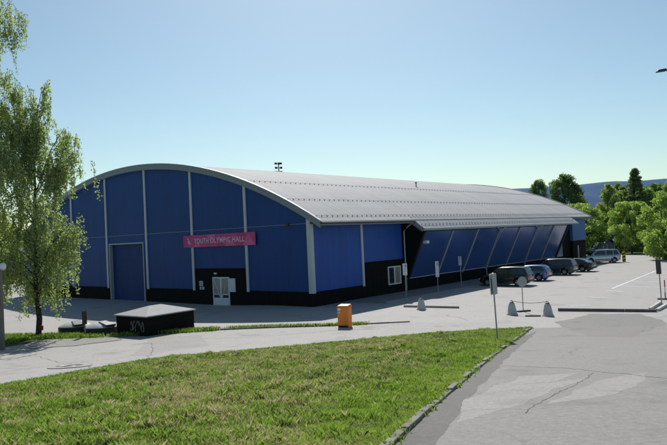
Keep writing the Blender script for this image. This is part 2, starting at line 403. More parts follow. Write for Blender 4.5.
# kerbs
def kerb_run(name, pts, w, h, mat, label, step=.95, jit=.02, off=0):
    L = resample(pts, max(2, int(sum((Vector(b)-Vector(a)).length for a, b in zip(pts, pts[1:]))/step))); m = MB()
    for a, b in zip(L, L[1:]):
        t = (b-a).normalized(); nn = Vector((-t.y, t.x, 0))*w/2; a2 = a+t*.006; b2 = b-t*.006
        dz = random.uniform(-jit, jit); j = nn*random.uniform(-.15, .15)
        za, zb = hgt(a.x, a.y)+off, hgt(b.x, b.y)+off
        q = lambda p, z: Vector((p.x, p.y, z))
        m.hexa([q(a2-nn+j, za-.1), q(b2-nn+j, zb-.1), q(b2+nn+j, zb-.1), q(a2+nn+j, za-.1)],
               [q(a2-nn+j, za+h+dz), q(b2-nn+j, zb+h+dz), q(b2+nn+j, zb+h+dz), q(a2+nn+j, za+h+dz)])
    return tag(m.build(name, mat, bevel=.015), label, 'kerb')
kerb_run('kerb', kerb_line, .11, .075, MT['kerbm'], 'row of worn kerbstones between the grass bank and the access road', .9, .025)
kerb_run('kerb', g((150, 334.2), (200, 331), (260, 328.2), (330, 326), (410, 322)), .14, .07, MT['kerbd'], 'dark low kerb with grass tufts along the far edge of the lower road by the orange bin', 1.0, .02)
kerb_run('kerb', g((0, 387), (60, 376.6), (115, 365.8), (150, 360.2), (230, 352.2), (300, 345.8), (430, 333.8), (500, 329.4)), .14, .045, MT['kerb'], 'half buried kerbstones along the upper edge of the grass bank', 1.0, .03)

# ------------------------------------------------------------------ grass
def inside(poly, P):
    x, y = P[:, 0], P[:, 1]; c = np.zeros(len(P), bool); n = len(poly)
    for i in range(n):
        x0, y0 = poly[i][0], poly[i][1]; x1, y1 = poly[i-1][0], poly[i-1][1]
        k = ((y0 > y) != (y1 > y)) & (x < (x1-x0)*(y-y0)/(y1-y0+1e-12)+x0); c ^= k
    return c
def fbm(x, y, s, seed):
    return noise.noise(Vector((x*s, y*s, seed)))+.5*noise.noise(Vector((x*s*2.1, y*s*2.1, seed+5)))+.25*noise.noise(Vector((x*s*4.3, y*s*4.3, seed+9)))
def bump_z(x, y):
    return .05+max(-.085, .11*fbm(x, y, .7, 1.5)+.12*max(-.35, fbm(x, y, 1.9, 7)))
bank_near = [bank_far[0]+Vector((6, -8, 0)), CAM+Vector((-9, -6, 0)), CAM+Vector((-3, -4, 0)), kerb_line[-1].copy()]
def bank_z(x, y, u, v):
    e = min(1, min(v, 1-v)*9+.0, min(u, 1-u)*9)
    return .03+max(-.05, bump_z(x, y))*e+.05*e
right_edge = kerb_line
poly_bank = [(p.x, p.y) for p in bank_far]+[(p.x, p.y) for p in kerb_line[1:]]+[(p.x, p.y) for p in reversed(bank_near[:-1])]
# bank surface as a fine grid clipped to the outline
xs = [p[0] for p in poly_bank]; ys = [p[1] for p in poly_bank]
ed = np.array(bank_far+kerb_line)[:, :2]
ed = np.array([[q.x, q.y] for q in resample(bank_far, 160)+resample(kerb_line, 160)])
def edge_dist(P):
    out = np.empty(len(P))
    for i in range(0, len(P), 20000): out[i:i+20000] = np.sqrt(((P[i:i+20000, None, :]-ed[None])**2).sum(2)).min(1)
    return out
st = .2; gx = np.arange(min(xs), max(xs), st); gy = np.arange(min(ys), max(ys), st)
PP = np.array([(a, b) for a in gx for b in gy]); ok = inside(poly_bank, PP); D = edge_dist(PP)
m = MB(); idx = {}
ny = len(gy)
def bz(x, y, d): return hgt(x, y)+.02+min(1, d/1.6)*(.03+bump_z(x, y))
for i, p in enumerate(PP):
    pass
use = ok.reshape(len(gx), ny); D2 = D.reshape(len(gx), ny)
vmap = {}
vs = []; fs = []
def vid(i, j):
    if (i, j) not in vmap:
        vmap[(i, j)] = len(vs); x, y = float(gx[i]), float(gy[j])
        vs.append((x, y, bz(x, y, D2[i, j]) if use[i, j] else hgt(x, y)-.03))
    return vmap[(i, j)]
for i in range(len(gx)-1):
    for j in range(ny-1):
        if use[i, j] or use[i+1, j] or use[i, j+1] or use[i+1, j+1]:
            fs.append((vid(i, j), vid(i+1, j), vid(i+1, j+1), vid(i, j+1)))
# drop skirt vertices just below the asphalt so the ragged edge is hidden
for (i, j), k in vmap.items():
    if not use[i, j] and D2[i, j] > .05: vs[k] = (vs[k][0], vs[k][1], vs[k][2]-.05)
m.add(vs, fs); tag(m.build('grass_bank', MT['turf'], smooth=180), kind='structure')

def blades(name, P, base_z, hgt_a, wid, tint, lean=.5, mat='grassblade'):
    n = len(P); a = rng.uniform(0, 2*np.pi, n); b = rng.uniform(0, 2*np.pi, n)
    h = hgt_a; L = rng.uniform(.1, 1, n)*lean*h
    dx, dy = np.cos(a)*wid/2, np.sin(a)*wid/2
    V = np.empty((n, 4, 3)); 
    V[:, 0] = np.stack([P[:, 0]-dx, P[:, 1]-dy, base_z-.015], 1); V[:, 1] = np.stack([P[:, 0]+dx, P[:, 1]+dy, base_z-.015], 1)
    mx, my = P[:, 0]+np.cos(b)*L*.35, P[:, 1]+np.sin(b)*L*.35
    V[:, 2] = np.stack([mx+dx*.7, my+dy*.7, base_z+h*.62], 1); V[:, 3] = np.stack([P[:, 0]+np.cos(b)*L, P[:, 1]+np.sin(b)*L, base_z+h], 1)
    Fc = np.arange(n*4).reshape(n, 4)
    return np_mesh(name, V.reshape(-1, 3), Fc, MT[mat], np.repeat(tint, 4))
def scatter(poly, n, bias=None):
    p = np.array(poly); lo, hi = p.min(0), p.max(0); out = []
    while sum(map(len, out)) < n:
        q = rng.uniform(lo, hi, (n*2, 2)); q = q[inside(poly, q)]
        if bias is not None: q = q[rng.random(len(q)) < bias(q)]
        out.append(q)
    return np.concatenate(out)[:n]
def near_bias(q):
    v = q-np.array([CAM.x, CAM.y]); d = v@np.array([H2.x, H2.y]); l = v@np.array([R0.x, R0.y])
    vis = (d > 4.5) & (np.abs(l) < d*.60+1.2)
    return np.where(vis, np.clip((9/np.maximum(d, 4))**1.25, .08, 1), 0)
NB = 420000
P = scatter(poly_bank, NB, near_bias); ED = edge_dist(P)
ii = np.array([(fbm(x, y, .42, 21.), fbm(x, y, 1.5, 33.), bump_z(x, y), hgt(x, y)) for x, y in P])
# lie of the dry thatch: away from the edges, along the middle of the slope
dry = np.clip(.54+.85*ii[:, 0]+.55*ii[:, 1]+.18*np.clip((ED-2.2)/2.5, -1.6, 1), 0, 1)
v_ = P-np.array([CAM.x, CAM.y]); lat = v_@np.array([R0.x, R0.y]); dep = v_@np.array([H2.x, H2.y])
dry = np.clip(dry-.45*np.clip((lat/dep+.08)*5, 0, 1)*np.clip(1.8-ED/2.2, 0, 1)-.22*(lat/dep < -.3), 0, 1)
isdry = rng.random(NB) < dry*.85
low = np.clip(.75-ii[:, 2]*5, 0, 1)  # hollows between lumps: shade put into the blade tint as a darker green
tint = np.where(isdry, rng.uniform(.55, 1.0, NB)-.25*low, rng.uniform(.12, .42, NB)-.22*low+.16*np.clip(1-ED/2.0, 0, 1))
tuft = np.clip(ii[:, 1]*1.5+.4, .15, 1.3)
hh = np.where(isdry, rng.uniform(.025, .07, NB), rng.uniform(.03, .095, NB)*(.4+.8*tuft)); hh *= np.where(ED < 1.2, .8, 1)
sc_ = np.clip(dep/9, .75, 2.4)
bzv = ii[:, 3]+.02+np.minimum(1, ED/1.6)*(.03+ii[:, 2])
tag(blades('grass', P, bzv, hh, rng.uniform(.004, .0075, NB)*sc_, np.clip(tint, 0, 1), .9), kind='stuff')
# tussocks: dense clumps of longer, partly dead grass on the slope
cen = scatter(poly_bank, 800, near_bias); ce = edge_dist(cen); cen = cen[ce > .5]; nt_ = 120
rad_ = rng.uniform(.07, .24, len(cen)); TP = np.repeat(cen, nt_, 0)+rng.normal(size=(len(cen)*nt_, 2))*np.repeat(rad_, nt_)[:, None]*.6
TE = edge_dist(TP); zz = np.array([hgt(x, y)+.02+min(1, e/1.6)*(.03+bump_z(x, y)) for (x, y), e in zip(TP, TE)])
td = (TP-np.array([CAM.x, CAM.y]))@np.array([H2.x, H2.y])
dead = np.repeat(rng.random(len(cen))*np.clip((edge_dist(cen)-.6)/2, 0, 1), nt_)
th_ = np.where(rng.random(len(TP)) < dead*.9, rng.uniform(.5, 1, len(TP)), rng.uniform(.08, .4, len(TP)))
tag(blades('tussocks', TP, zz, rng.uniform(.035, .12, len(TP))*np.repeat(rng.uniform(.6, 1.2, len(cen)), nt_), rng.uniform(.003, .006, len(TP))*np.clip(td/9, .75, 2.4), th_, 1.0), kind='stuff')
# broad-leaved weeds: low rosettes
NW = 9000
P = scatter(poly_bank, NW, lambda q: near_bias(q)*np.array([max(0, fbm(x, y, .8, 55.)+.1) for x, y in q]))
ED = edge_dist(P); z = np.array([hgt(x, y)+bump_z(x, y)*min(1, e/1.6) for (x, y), e in zip(P, ED)])+.03*np.minimum(1, ED/1.6)+.02
tag(blades('weeds', P, z, rng.uniform(.03, .10, NW), rng.uniform(.02, .045, NW), rng.uniform(0, .3, NW), 1.4), kind='stuff')

def strip_poly(A, B): return [(p.x, p.y) for p in A]+[(p.x, p.y) for p in reversed(B)]
# verge under the birches, tufts along the road, verge at far right
verge_a = g((-80, 341), (0, 336.5), (60, 335.5), (112, 336)); verge_b = g((-80, 353), (0, 347.5), (45, 341), (112, 340))
loft('verge', verge_a, verge_b, 30, 8, .02, MT['turf'], ragged=.15)
loft('gravel_patch', g((30, 341), (75, 338.5), (112, 337)), g((30, 349), (75, 346), (122, 340)), 24, 8, .03, MT['gravel'], ragged=.2)
def grass_in(name, poly, n, h0, h1, wid, tlo=0., thi=.35):
    P = scatter(poly, n); z = np.array([hgt(x, y) for x, y in P])+.02
    tag(blades(name, P, z, rng.uniform(h0, h1, n), np.full(n, wid), rng.uniform(tlo, thi, n), 1.0), kind='stuff')
grass_in('verge_grass', strip_poly(g((-80, 340), (0, 336), (60, 335), (104, 335.5)), g((-80, 353), (0, 347), (28, 340.5), (104, 338))), 14000, .08, .22, .03)
def tufts(name, px, n, spread, h0, h1):
    L = resample(g(*px), 60); P = []
    for k in range(n):
        c = L[random.randrange(60)]
        if fbm(c.x, c.y, .8, 77.) < -.25 and random.random() < .85: continue
        P.append((c.x+random.gauss(0, spread), c.y+random.gauss(0, spread)))
    P = np.array(P); z = np.array([hgt(x, y) for x, y in P])+.02
    tag(blades(name, P, z, rng.uniform(h0, h1, len(P)), np.full(len(P), .025), rng.uniform(0, .4, len(P)), 1.0), kind='stuff')
tufts('kerb_tufts', [(140, 333.5), (200, 330.3), (260, 327.6), (345, 325.5), (365, 324.5)], 4200, .12, .05, .2)
tufts('kerb_tufts', [(110, 337), (160, 334), (215, 330.5)], 1800, .2, .08, .25)
tufts('bank_edge_tufts', [(0, 388), (60, 377.5), (150, 361), (300, 346.8), (430, 334.6), (528, 329)], 9000, .10, .04, .12)
tufts('kerb_edge_tufts', kerb_px, 2600, .05, .03, .09)
vr_a = g((672, 262), (656, 255), (652, 250.5)); vr_b = g((720, 266), (700, 256), (690, 250.5))
loft('verge', vr_a, vr_b, 24, 10, .04, MT['turf'], ragged=.3)
grass_in('verge_grass', strip_poly(vr_a, vr_b), 9000, .2, .6, .09, 0, .2)

# ------------------------------------------------------------------ the hall
hall = empty('sports_hall', (0, 0, 0), 0, 'long blue sports hall with an arched grey metal roof and black timber base', 'building')
A_ = 6.8; XL = -45.0; X0 = -22.5; RAD = 47.6; ZP = 12.47; YE = 57.2
def zr(x): return ZP-RAD+math.sqrt(RAD*RAD-(x-X0)**2)
ZB, ZL = 1.07, 6.05
cols = [-A_*k for k in range(7)]+[XL]
# front wall panels (lower row, upper row up to the arch)
m = MB()
def arch_panel(m, x0, x1, z0, y0, y1, drop=.42):
    n = 10
    top = [(x0+(x1-x0)*i/n, zr(x0+(x1-x0)*i/n)-drop) for i in range(n+1)]
    m.prism([(x0, z0), (x1, z0)]+top[::-1], y0, y1)
GX0, GX1, GZ = -26.75, -21.05, 5.2
for a, b in zip(cols, cols[1:]):
    lo = ZB
    if abs(a+A_) < .1: lo = 2.84
    if b < GX0 < a or b < GX1 < a:
        for q0, q1, zz in ((b, GX0-.12, ZB), (GX0-.12, GX1+.12, GZ+.12), (GX1+.12, a, ZB)):
            if q1-q0 > .05: m.box((q0+(.005 if q0 == b else 0), 0, zz), (q1, .12, ZL-.015))
    else: m.box((b+.005, 0, lo), (a-.005, .12, ZL-.015))
    arch_panel(m, b+.005, a-.005, ZL+.015, .0, .12)
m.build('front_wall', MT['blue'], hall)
m = MB(); m.box((XL, -.02, ZL-.012), (-.2, .05, ZL+.012)); m.build('sheet_joint', MT['strut'], hall)
def boards(m, p0, p1, z0, z1, axis, face, depth=.05, w=.145):
    """upright boards with shadow gaps, from p0 to p1 along axis 0 (x) or 1 (y)"""
    q = p0
    while q < p1-.01:
        r = min(p1, q+w); e = face+random.uniform(0, .018)
        a0, a1 = q+.006, r-.006
        z0_, z1_ = (z0(q), z0(r)) if callable(z0) else (z0, z0)
        if axis == 0: m.hexa([(a0, e, z0_), (a1, e, z0_), (a1, e+depth, z0_), (a0, e+depth, z0_)], [(a0, e, z1), (a1, e, z1), (a1, e+depth, z1), (a0, e+depth, z1)])
        else: m.hexa([(-e-depth, a0, z0_), (-e, a0, z0_), (-e, a1, z0_), (-e-depth, a1, z0_)], [(-e-depth, a0, z1), (-e, a0, z1), (-e, a1, z1), (-e-depth, a1, z1)])
        q = r
m = MB(); DX0, DX1, DZ0, DZ1 = -11.17, -9.10, -.2, 2.12
for q0, q1 in ((XL, GX0-.12), (GX1+.12, -2*A_+.1)): boards(m, q0, q1, -.35, ZB-.01, 0, .05)
boards(m, -A_-.1, -.06, -.3, ZB-.01, 0, .05)
boards(m, -2*A_+.1, DX0-.01, -.35, 2.83, 0, .03); boards(m, DX1+.01, -A_-.1, -.35, 2.83, 0, .03); boards(m, DX0-.01, DX1+.01, DZ1+.01, 2.83, 0, .03)
m.box((XL, .14, -.4), (GX0-.12, .2, 3.0)); m.box((GX1+.12, .14, -.4), (-.2, .2, 3.0))
m.build('timber_base', MT['timber'], hall)
m = MB(); m.box((XL, -.04, ZB-.05), (-.1, .0, ZB-.005)); 
# columns
for k, x in enumerate(cols):
    c = MB(); zt = zr(x)-.42
    if k == 0:
        c.box((-.30, -.09, ZB-.10), (.07, .0, zr(.0)-.45)); c.box((.0, .001, ZB-.10), (.07, .26, zr(.0)-.45))
    else: c.box((x-.13, -.09, ZB-.10), (x+.13, -.001, zt))
    c.build('column', MT['trim'], hall)
# roll-up gate
gt = MB(); gt.box((GX0, .3, -.3), (GX1, .36, GZ)); 
gate = gt.build('gate', MT['gate'], hall)
fr = MB()
fr.box((GX0-.12, -.05, -.3), (GX0, .32, GZ)); fr.box((GX1, -.05, -.3), (GX1+.12, .32, GZ)); fr.box((GX0-.12, -.05, GZ), (GX1+.12, .32, GZ+.12))
fr.build('gate_frame', MT['strut'], gate)
sl = MB()
for i in range(9): sl.box((GX0+.02, .285, -.2+i*.6), (GX1-.02, .299, -.2+i*.6+.012))
sl.build('gate_joint', MT['darkmetal'], gate)
# entrance door
door = empty('entrance_door', (0, 0, 0)); door.parent = hall
f = MB(); xm = (DX0+DX1)/2
for a, b in ((DX0, DX0+.12), (DX1-.12, DX1), (xm-.12, xm+.12)): f.box((a, -.02, DZ0), (b, .06, DZ1))
f.box((DX0+.12, -.02, DZ1-.12), (xm-.12, .06, DZ1)); f.box((xm+.12, -.02, DZ1-.12), (DX1-.12, .06, DZ1))
for a, b in ((DX0+.12, xm-.12), (xm+.12, DX1-.12)):
    f.box((a, -.015, DZ0), (b, .055, DZ0+.62)); f.box((a, -.015, .66), (b, .055, .74))
f.build('door_frame', MT['dwhite'], door)
for a, b, sgn in ((DX0+.12, xm-.12, 1), (xm+.12, DX1-.12, -1)):
    p = MB(); p.box((a, .0, .74), (b, .02, DZ1-.12)); q = p.build('pane', MT['glasslite'], door)
    p = MB(); p.box((a, .0, DZ0+.62), (b, .02, .66)); p.build('lower_pane', MT['glass'], door)
    ribs = MB(); xa, xb = (a+.05, b-.05) if sgn > 0 else (b-.05, a+.05)
    ribs.tube([(xa, -.01, DZ1-.16), ((xa+xb)/2, -.01, 1.3), (xb, -.01, .5)], .035, 6)
    ribs.tube([(xb, -.01, DZ1-.2), ((xa+xb)/2+.1*sgn, -.01, 1.7)], .025, 6)
    ribs.build('sticker', MT['dwhite'], q)
    h = MB(); hx = xm-.17 if sgn > 0 else xm+.17; h.tube([(hx, -.06, .7), (hx, -.06, 1.15)], .02, 6); h.build('handle', MT['grey'], door)
nb = MB(); nb.box((-9.06, -.05, .93), (-8.34, .02, 2.02)); tag(nb.build('notice_board', MT['dwhite'], None, bevel=.01), 'white notice board on the dark boards right of the entrance door', 'notice board')
nt2 = MB(); nt2.box((-12.95, -.01, 1.35), (-12.45, .02, 1.78)); nt2.box((-12.62, -.01, 1.05), (-12.3, .02, 1.30)); nt2.box((-12.9, -.01, 1.05), (-12.68, .02, 1.30))
tag(nt2.build('notice', MT['strut'], None), 'small grey notices on the dark boards left of the entrance door', 'notice')
lp = MB(); lp.box((-10.85, -.12, 2.35), (-10.6, .03, 2.48)); tag(lp.build('wall_lamp', MT['white'], None, bevel=.01), 'tiny white lamp above the entrance door', 'lamp')
# wall flood lamp on the right bay
wl = empty('wall_floodlight', (-1.7, 0, 6.0), 0, 'small floodlight on a short arm high on the front wall near the corner', 'lamp')
a = MB(); a.tube([(-.9, -.02, .02), (-.1, -.35, .03), (0, -.5, .0)], .03, 6); a.build('arm', MT['grey'], wl)
a = MB(); a.box((-.18, -.75, -.12), (.18, -.5, .12)); a.build('lamp_head', MT['darkmetal'], wl, bevel=.02)

# banner sign
sign = empty('banner_sign', (-10.15, -.12, 5.16), 0, 'long pink banner reading YOUTH OLYMPIC HALL above the entrance', 'sign')
BW, BH = 9.05, 1.02
m = MB(); m.box((-BW/2, -.04, -BH/2), (BW/2, .0, BH/2)); m.build('panel', MT['pink'], sign)
def flat(m, pts, y): 
    n = len(pts); m.add([(x, y, z) for x, z in pts], [tuple(range(n))])
m = MB()
for pts in ([(3.1, -.5), (4.5, -.5), (3.75, .42)], [(-3.3, -.5), (-2.2, -.5), (-2.5, .0)], [(-1.3, .5), (-.2, .5), (-.9, -.15)], [(.9, -.5), (2.3, -.5), (1.4, .12)]): m = MB(); flat(m, pts, -.0445); m.build('light_triangle', MT['pinklight'], sign)
m = MB()
for pts in ([(-4.5, .5), (-3.4, .5), (-4.1, -.5), (-4.5, -.5)], [(-.1, -.5), (.8, -.5), (.5, .3)], [(2.4, .5), (3.4, .5), (2.9, -.2)]): m = MB(); flat(m, pts, -.043); m.build('dark_triangle', MT['pinkdark'], sign)
x = -3.05
for word, wid in (('YOUTH', 1.92), ('OLYMPIC', 2.52), ('HALL', 1.45)):
    T = Matrix.Translation((x, -.055, -.19)) @ Matrix.Rotation(R_(90), 4, 'X')
    text_obj('lettering', word, .58, MT['lilac'], sign, T, width=wid); x += wid+.23
m = MB()
for pts in ([(-3.98, .3), (-3.86, .3), (-3.68, -.05), (-3.76, -.08)], [(-3.72, .02), (-3.62, .0), (-3.56, -.28), (-3.68, -.28)], [(-3.95, .0), (-3.84, .0), (-3.72, -.26), (-3.82, -.26)]): flat(m, pts, -.048)
m.build('emblem', MT['lilac'], sign)

# roof: standing seam sheets over the arch
NS = 44; XE = 1.22; XW = -46.2
xsr = [XW+(XE-XW)*i/NS for i in range(NS+1)]
prof = []; y = -.25
while y < YE: prof += [(y, 0), (y+.03, .009), (y+.06, 0)]; y += .6
prof.append((YE, 0))
vs = []; 
for x in xsr:
    nx, nz = (x-X0)/RAD, math.sqrt(1-((x-X0)/RAD)**2)
    for yy, b in prof: vs.append((x+nx*b, yy, zr(x)+nz*b))
np_ = len(prof); m = MB()
m.add(vs, [(i*np_+j, (i+1)*np_+j, (i+1)*np_+j+1, i*np_+j+1) for i in range(NS) for j in range(np_-1)])
roof = m.build('roof', MT['roof'], hall)
# underside
m = MB(); vs = [(x, yy, zr(x)-.14) for x in xsr for yy in (-.2, YE-.05)]
m.add(vs, [(2*i, 2*i+1, 2*i+3, 2*i+2) for i in range(NS)]); m.build('soffit', MT['fascia'], roof)
for y0, y1 in ((-.31, -.26), (YE+.005, YE+.06)):
    m = MB()
    for i in range(NS):
        a, b = xsr[i], xsr[i+1]; za, zb = zr(a), zr(b)
        m.hexa([(a, y0, za-.46), (b, y0, zb-.46), (b, y1, zb-.46), (a, y1, za-.46)], [(a, y0, za+.05), (b, y0, zb+.05), (b, y1, zb+.05), (a, y1, za+.05)])
    m.build('arch_fascia', MT['archgrey'], roof)
    m = MB()
    for i in range(NS):
        a, b = xsr[i], xsr[i+1]; za, zb = zr(a), zr(b)
        ya, yb = (y0-.02, y1+.14) if y0 < 0 else (y0-.14, y1+.02)
        m.hexa([(a, ya, za+.053), (b, ya, zb+.053), (b, yb, zb+.053), (a, yb, za+.053)], [(a, ya, za+.085), (b, ya, zb+.085), (b, yb, zb+.085), (a, yb, za+.085)])
    m.build('verge_cap', MT['trim'], roof)
# front soffit closing strip between wall and fascia
m = MB()
for i in range(NS):
    a, b = xsr[i], xsr[i+1]
    m.add([(a, -.26, zr(a)-.46), (b, -.26, zr(b)-.46), (b, .02, zr(b)-.46), (a, .02, zr(a)-.46)], [(0, 1, 2, 3)])
m.build('soffit_strip', MT['fascia'], roof)
# snow guards: rows of brackets with a rail
def snow_row(x, y0, y1, zf, nrm):
    m = MB(); y = y0
    while y < y1:
        p = Vector((x, y, zf(x)))
        m.hexa([p+Vector((-.05, -.025, 0)), p+Vector((.06, -.025, -.03)), p+Vector((.06, .025, -.03)), p+Vector((-.05, .025, 0))],
               [p+Vector((.0, -.015, .09)), p+Vector((.025, -.015, .09)), p+Vector((.025, .015, .09)), p+Vector((.0, .015, .09))])
        y += .6
    for dz in (.075,): m.tube([(x+.015, y0, zf(x)+dz), (x+.015, y1, zf(x)+dz)], .010, 5)
    return m.build('snow_guard', MT['snow'], roof)
for x in (.55, -2.2, -6.4): snow_row(x, .1, YE-.3, zr, 0)
# eave fascia and gutter of the front section and the end section
for y0, y1 in ((-.2, 11.85), (49.2, YE)):
    m = MB(); m.box((XE-.04, y0, zr(XE)-.30), (XE, y1, zr(XE)-.012)); m.build('eave_fascia', MT['fascia'], roof)
    m = MB(); m.tube([(XE+.09, y0, zr(XE)-.13), (XE+.09, y1, zr(XE)-.15)], .085, 8); m.build('gutter', MT['gutter'], roof)
    m = MB(); m.add([(XE-.04, y0, zr(XE)-.29), (XE-.04, y1, zr(XE)-.29), (-.02, y1, zr(XE)-.10), (-.02, y0, zr(XE)-.10)], [(0, 1, 2, 3)]); m.build('eave_soffit', MT['fascia'], roof)
m = MB(); m.tube([(-8, 27, zr(-8)-.1), (-8, 27, zr(-8)+.35)], .07, 8); m.tube([(-8, 27, zr(-8)+.35), (-8, 27, zr(-8)+.5)], .13, 8); m.build('vent_pipe', MT['grey'], roof)

# long side: front section
zs = zr(0)-.32
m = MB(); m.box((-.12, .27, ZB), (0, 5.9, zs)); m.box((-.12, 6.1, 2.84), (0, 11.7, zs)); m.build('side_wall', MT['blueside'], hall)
m = MB(); boards(m, .0, 5.95, -.12, ZB-.01, 1, .05); 
WY0, WY1, WZ0, WZ1 = 9.45, 11.3, .75, 2.28
boards(m, 5.95, WY0, -.1, 2.83, 1, .03); boards(m, WY1, 11.75, -.1, 2.83, 1, .03); boards(m, WY0, WY1, -.1, WZ0, 1, .03); boards(m, WY0, WY1, WZ1, 2.83, 1, .03)
boards(m, 11.75, 12.6, -.1, zs, 1, .25); m.box((-.34, 0.2, -.2), (-.22, 50, 6.0))
m.build('timber_base', MT['timber'], hall)
c = MB(); c.box((.001, 5.88, ZB-.1), (.09, 6.12, zs)); c.build('column', MT['trim'], hall)
win = MB(); ym = (WY0+WY1)/2
for a, b in ((WY0, WY0+.09), (WY1-.09, WY1), (ym-.07, ym+.07)): win.box((-.05, a, WZ0), (.03, b, WZ1))
for a, b in ((WY0+.09, ym-.07), (ym+.07, WY1-.09)):
    win.box((-.05, a, WZ0), (.03, b, WZ0+.09)); win.box((-.05, a, WZ1-.09), (.03, b, WZ1))
wn = empty('window', (0, 0, 0)); wn.parent = hall
win.build('frame', MT['white'], wn)
for a, b in ((WY0+.09, ym-.07), (ym+.07, WY1-.09)):
    p = MB(); p.box((-.03, a, WZ0+.09), (-.01, b, WZ1-.09)); p.build('pane', MT['glasslite'] if a > ym else MT['glass'], wn)
m = MB(); m.tube([(XE+.09, 11.7, 5.98), (.6, 11.8, 5.55), (.16, 11.85, 5.2), (.16, 11.85, .1)], .06, 8); m.build('downpipe', MT['strut'], hall)

# long side: leaning glossy panels under the low awning
Y0, B2, NP = 12.35, 4.85, 7
XT, ZT = 1.90, 5.08
YP = [Y0+B2*k for k in range(NP+1)]; YP[-1] = 46.3
m = MB(); dirn = Vector((XT, 0, ZT-ZB)).normalized(); nr = Vector((dirn.z, 0, -dirn.x))
for a, b in zip(YP, YP[1:]):
    q = [Vector((0, a+.02, ZB)), Vector((0, b-.02, ZB)), Vector((XT, b-.02, ZT)), Vector((XT, a+.02, ZT))]
    m.hexa([p-nr*.1 for p in q], q)
m.build('leaning_wall', MT['bluelean'], hall)
for k, yk in enumerate(YP):
    w = .07 if k not in (0, NP) else .13
    c = MB(); q = [Vector((-.03, yk-w, ZB-.1)), Vector((-.03, yk+w, ZB-.1)), Vector((XT+.02, yk+w, ZT)), Vector((XT+.02, yk-w, ZT))]
    c.hexa([p+nr*.004 for p in q], [p+nr*.1 for p in q]); c.build('strut', MT['black'] if k in (0, NP) else MT['strut'], hall)
m = MB(); boards(m, 12.2, 50.2, -.1, ZB-.01, 1, .06)
for yk in (YP[0]-.14, YP[-1]+.14):
    m.prism([(0, ZB), (XT, ZT), (XT-.6, 5.7), (0, 5.9)], yk-.04, yk+.04)
m.build('timber_base', MT['timber'], hall)
m = MB(); m.box((.0, Y0-.2, ZB-.02), (.06, YP[-1], ZB+.05)); m.build('sill', MT['strut'], hall)
# awning roof, a steeper skirt below the main eave
AY0, AY1, AX0, AZ0, AX1, AZ1 = 11.9, 49.1, .75, zr(.75)+.06, 2.12, 5.38
m = MB(); y = AY0; pr = []
while y < AY1: pr += [(y, 0), (y+.03, .013), (y+.06, 0)]; y += .6
pr.append((AY1, 0)); n = len(pr)
vs = [(x, yy, z+b) for x, z in ((AX0, AZ0), (AX1, AZ1)) for yy, b in pr]
m.add(vs, [(j, n+j, n+j+1, j+1) for j in range(n-1)])
aw = m.build('awning_roof', MT['roof'], hall)
m = MB()
for yk in (AY0-.06, AY1+.01):
    m = MB(); m.prism([(AX0-.35, AZ0+.12), (AX0-.35, AZ0-.32), (AX1-.1, AZ1-.30), (AX1+.03, AZ1-.2), (AX1+.03, AZ1+.03)], yk, yk+.05); m.build('awning_end', MT['fascia'], aw)
m = MB(); m.box((AX1-.03, AY0, AZ1-.22), (AX1, AY1, AZ1-.012)); m.build('awning_fascia', MT['trim'], aw)
m = MB(); m.tube([(AX1+.08, AY0, AZ1-.08), (AX1+.08, AY1, AZ1-.1)], .075, 8); m.build('gutter', MT['strut'], aw)
m = MB(); m.add([(AX1-.03, AY0, AZ1-.215), (AX1-.03, AY1, AZ1-.215), (.2, AY1, AZ1+.1), (.2, AY0, AZ1+.1)], [(0, 1, 2, 3)]); m.build('awning_soffit', MT['fascia'], aw)
o = snow_row(1.75, AY0+.3, AY1-.3, lambda x: AZ0+(AZ1-AZ0)*(x-AX0)/(AX1-AX0), 0); o.parent = aw
for yk in (YP[3], YP[5]):
    m = MB()
    for s_ in (-1, 1): m.tube([(AX1+.08, yk+s_*1.3, AZ1-.14), (AX1-.05, yk+s_*.6, AZ1-.32), (XT+.12, yk, ZT-.35)], .045, 6)
    m.tube([(XT+.12, yk, ZT-.35), (.16, yk, ZB-.05), (.16, yk, .1)], .05, 6); m.build('downpipe', MT['strut'], hall)
m = MB(); m.box((1.55, 12.62, 4.05), (1.95, 13.0, 4.3)); m.build('emergency_lamp', MT['white'], hall, bevel=.02)
# far end section
m = MB(); m.box((-.12, 46.6, ZB), (-.02, 49.0, 5.6)); m.build('side_wall', MT['bluelean'], hall)
m = MB(); m.box((-.15, 52.0, 2.95), (.35, YE-.2, zs)); m.build('side_wall', MT['blueend'], hall)
m = MB(); boards(m, 49.0, 52.0, -.1, zs, 1, .05); boards(m, 52.0, YE-.2, -.1, 2.94, 1, -.28); m.box((-.3, 52.0, 0), (.2, 52.1, 2.9)); m.build('timber_base', MT['timber'], hall)
m = MB(); m.tube([(.55, 53.2, 0), (.55, 53.2, 2.3)], .09, 8); m.build('drain_pipe', MT['white'], hall)
# rear and far side
m = MB(); m.box((XL, YE-.3, -.3), (-.2, YE-.2, 5.9))
n = 30; top = [(XL+(-XL-.2)*i/n, zr(XL+(-XL-.2)*i/n)-.4) for i in range(n+1)]
m.prism([(XL, 5.9), (-.2, 5.9)]+top[::-1], YE-.3, YE-.2)
m.box((XL, .2, -.4), (XL+.12, YE-.3, zr(XL)-.3)); m.build('rear_wall', MT['blue'], hall)

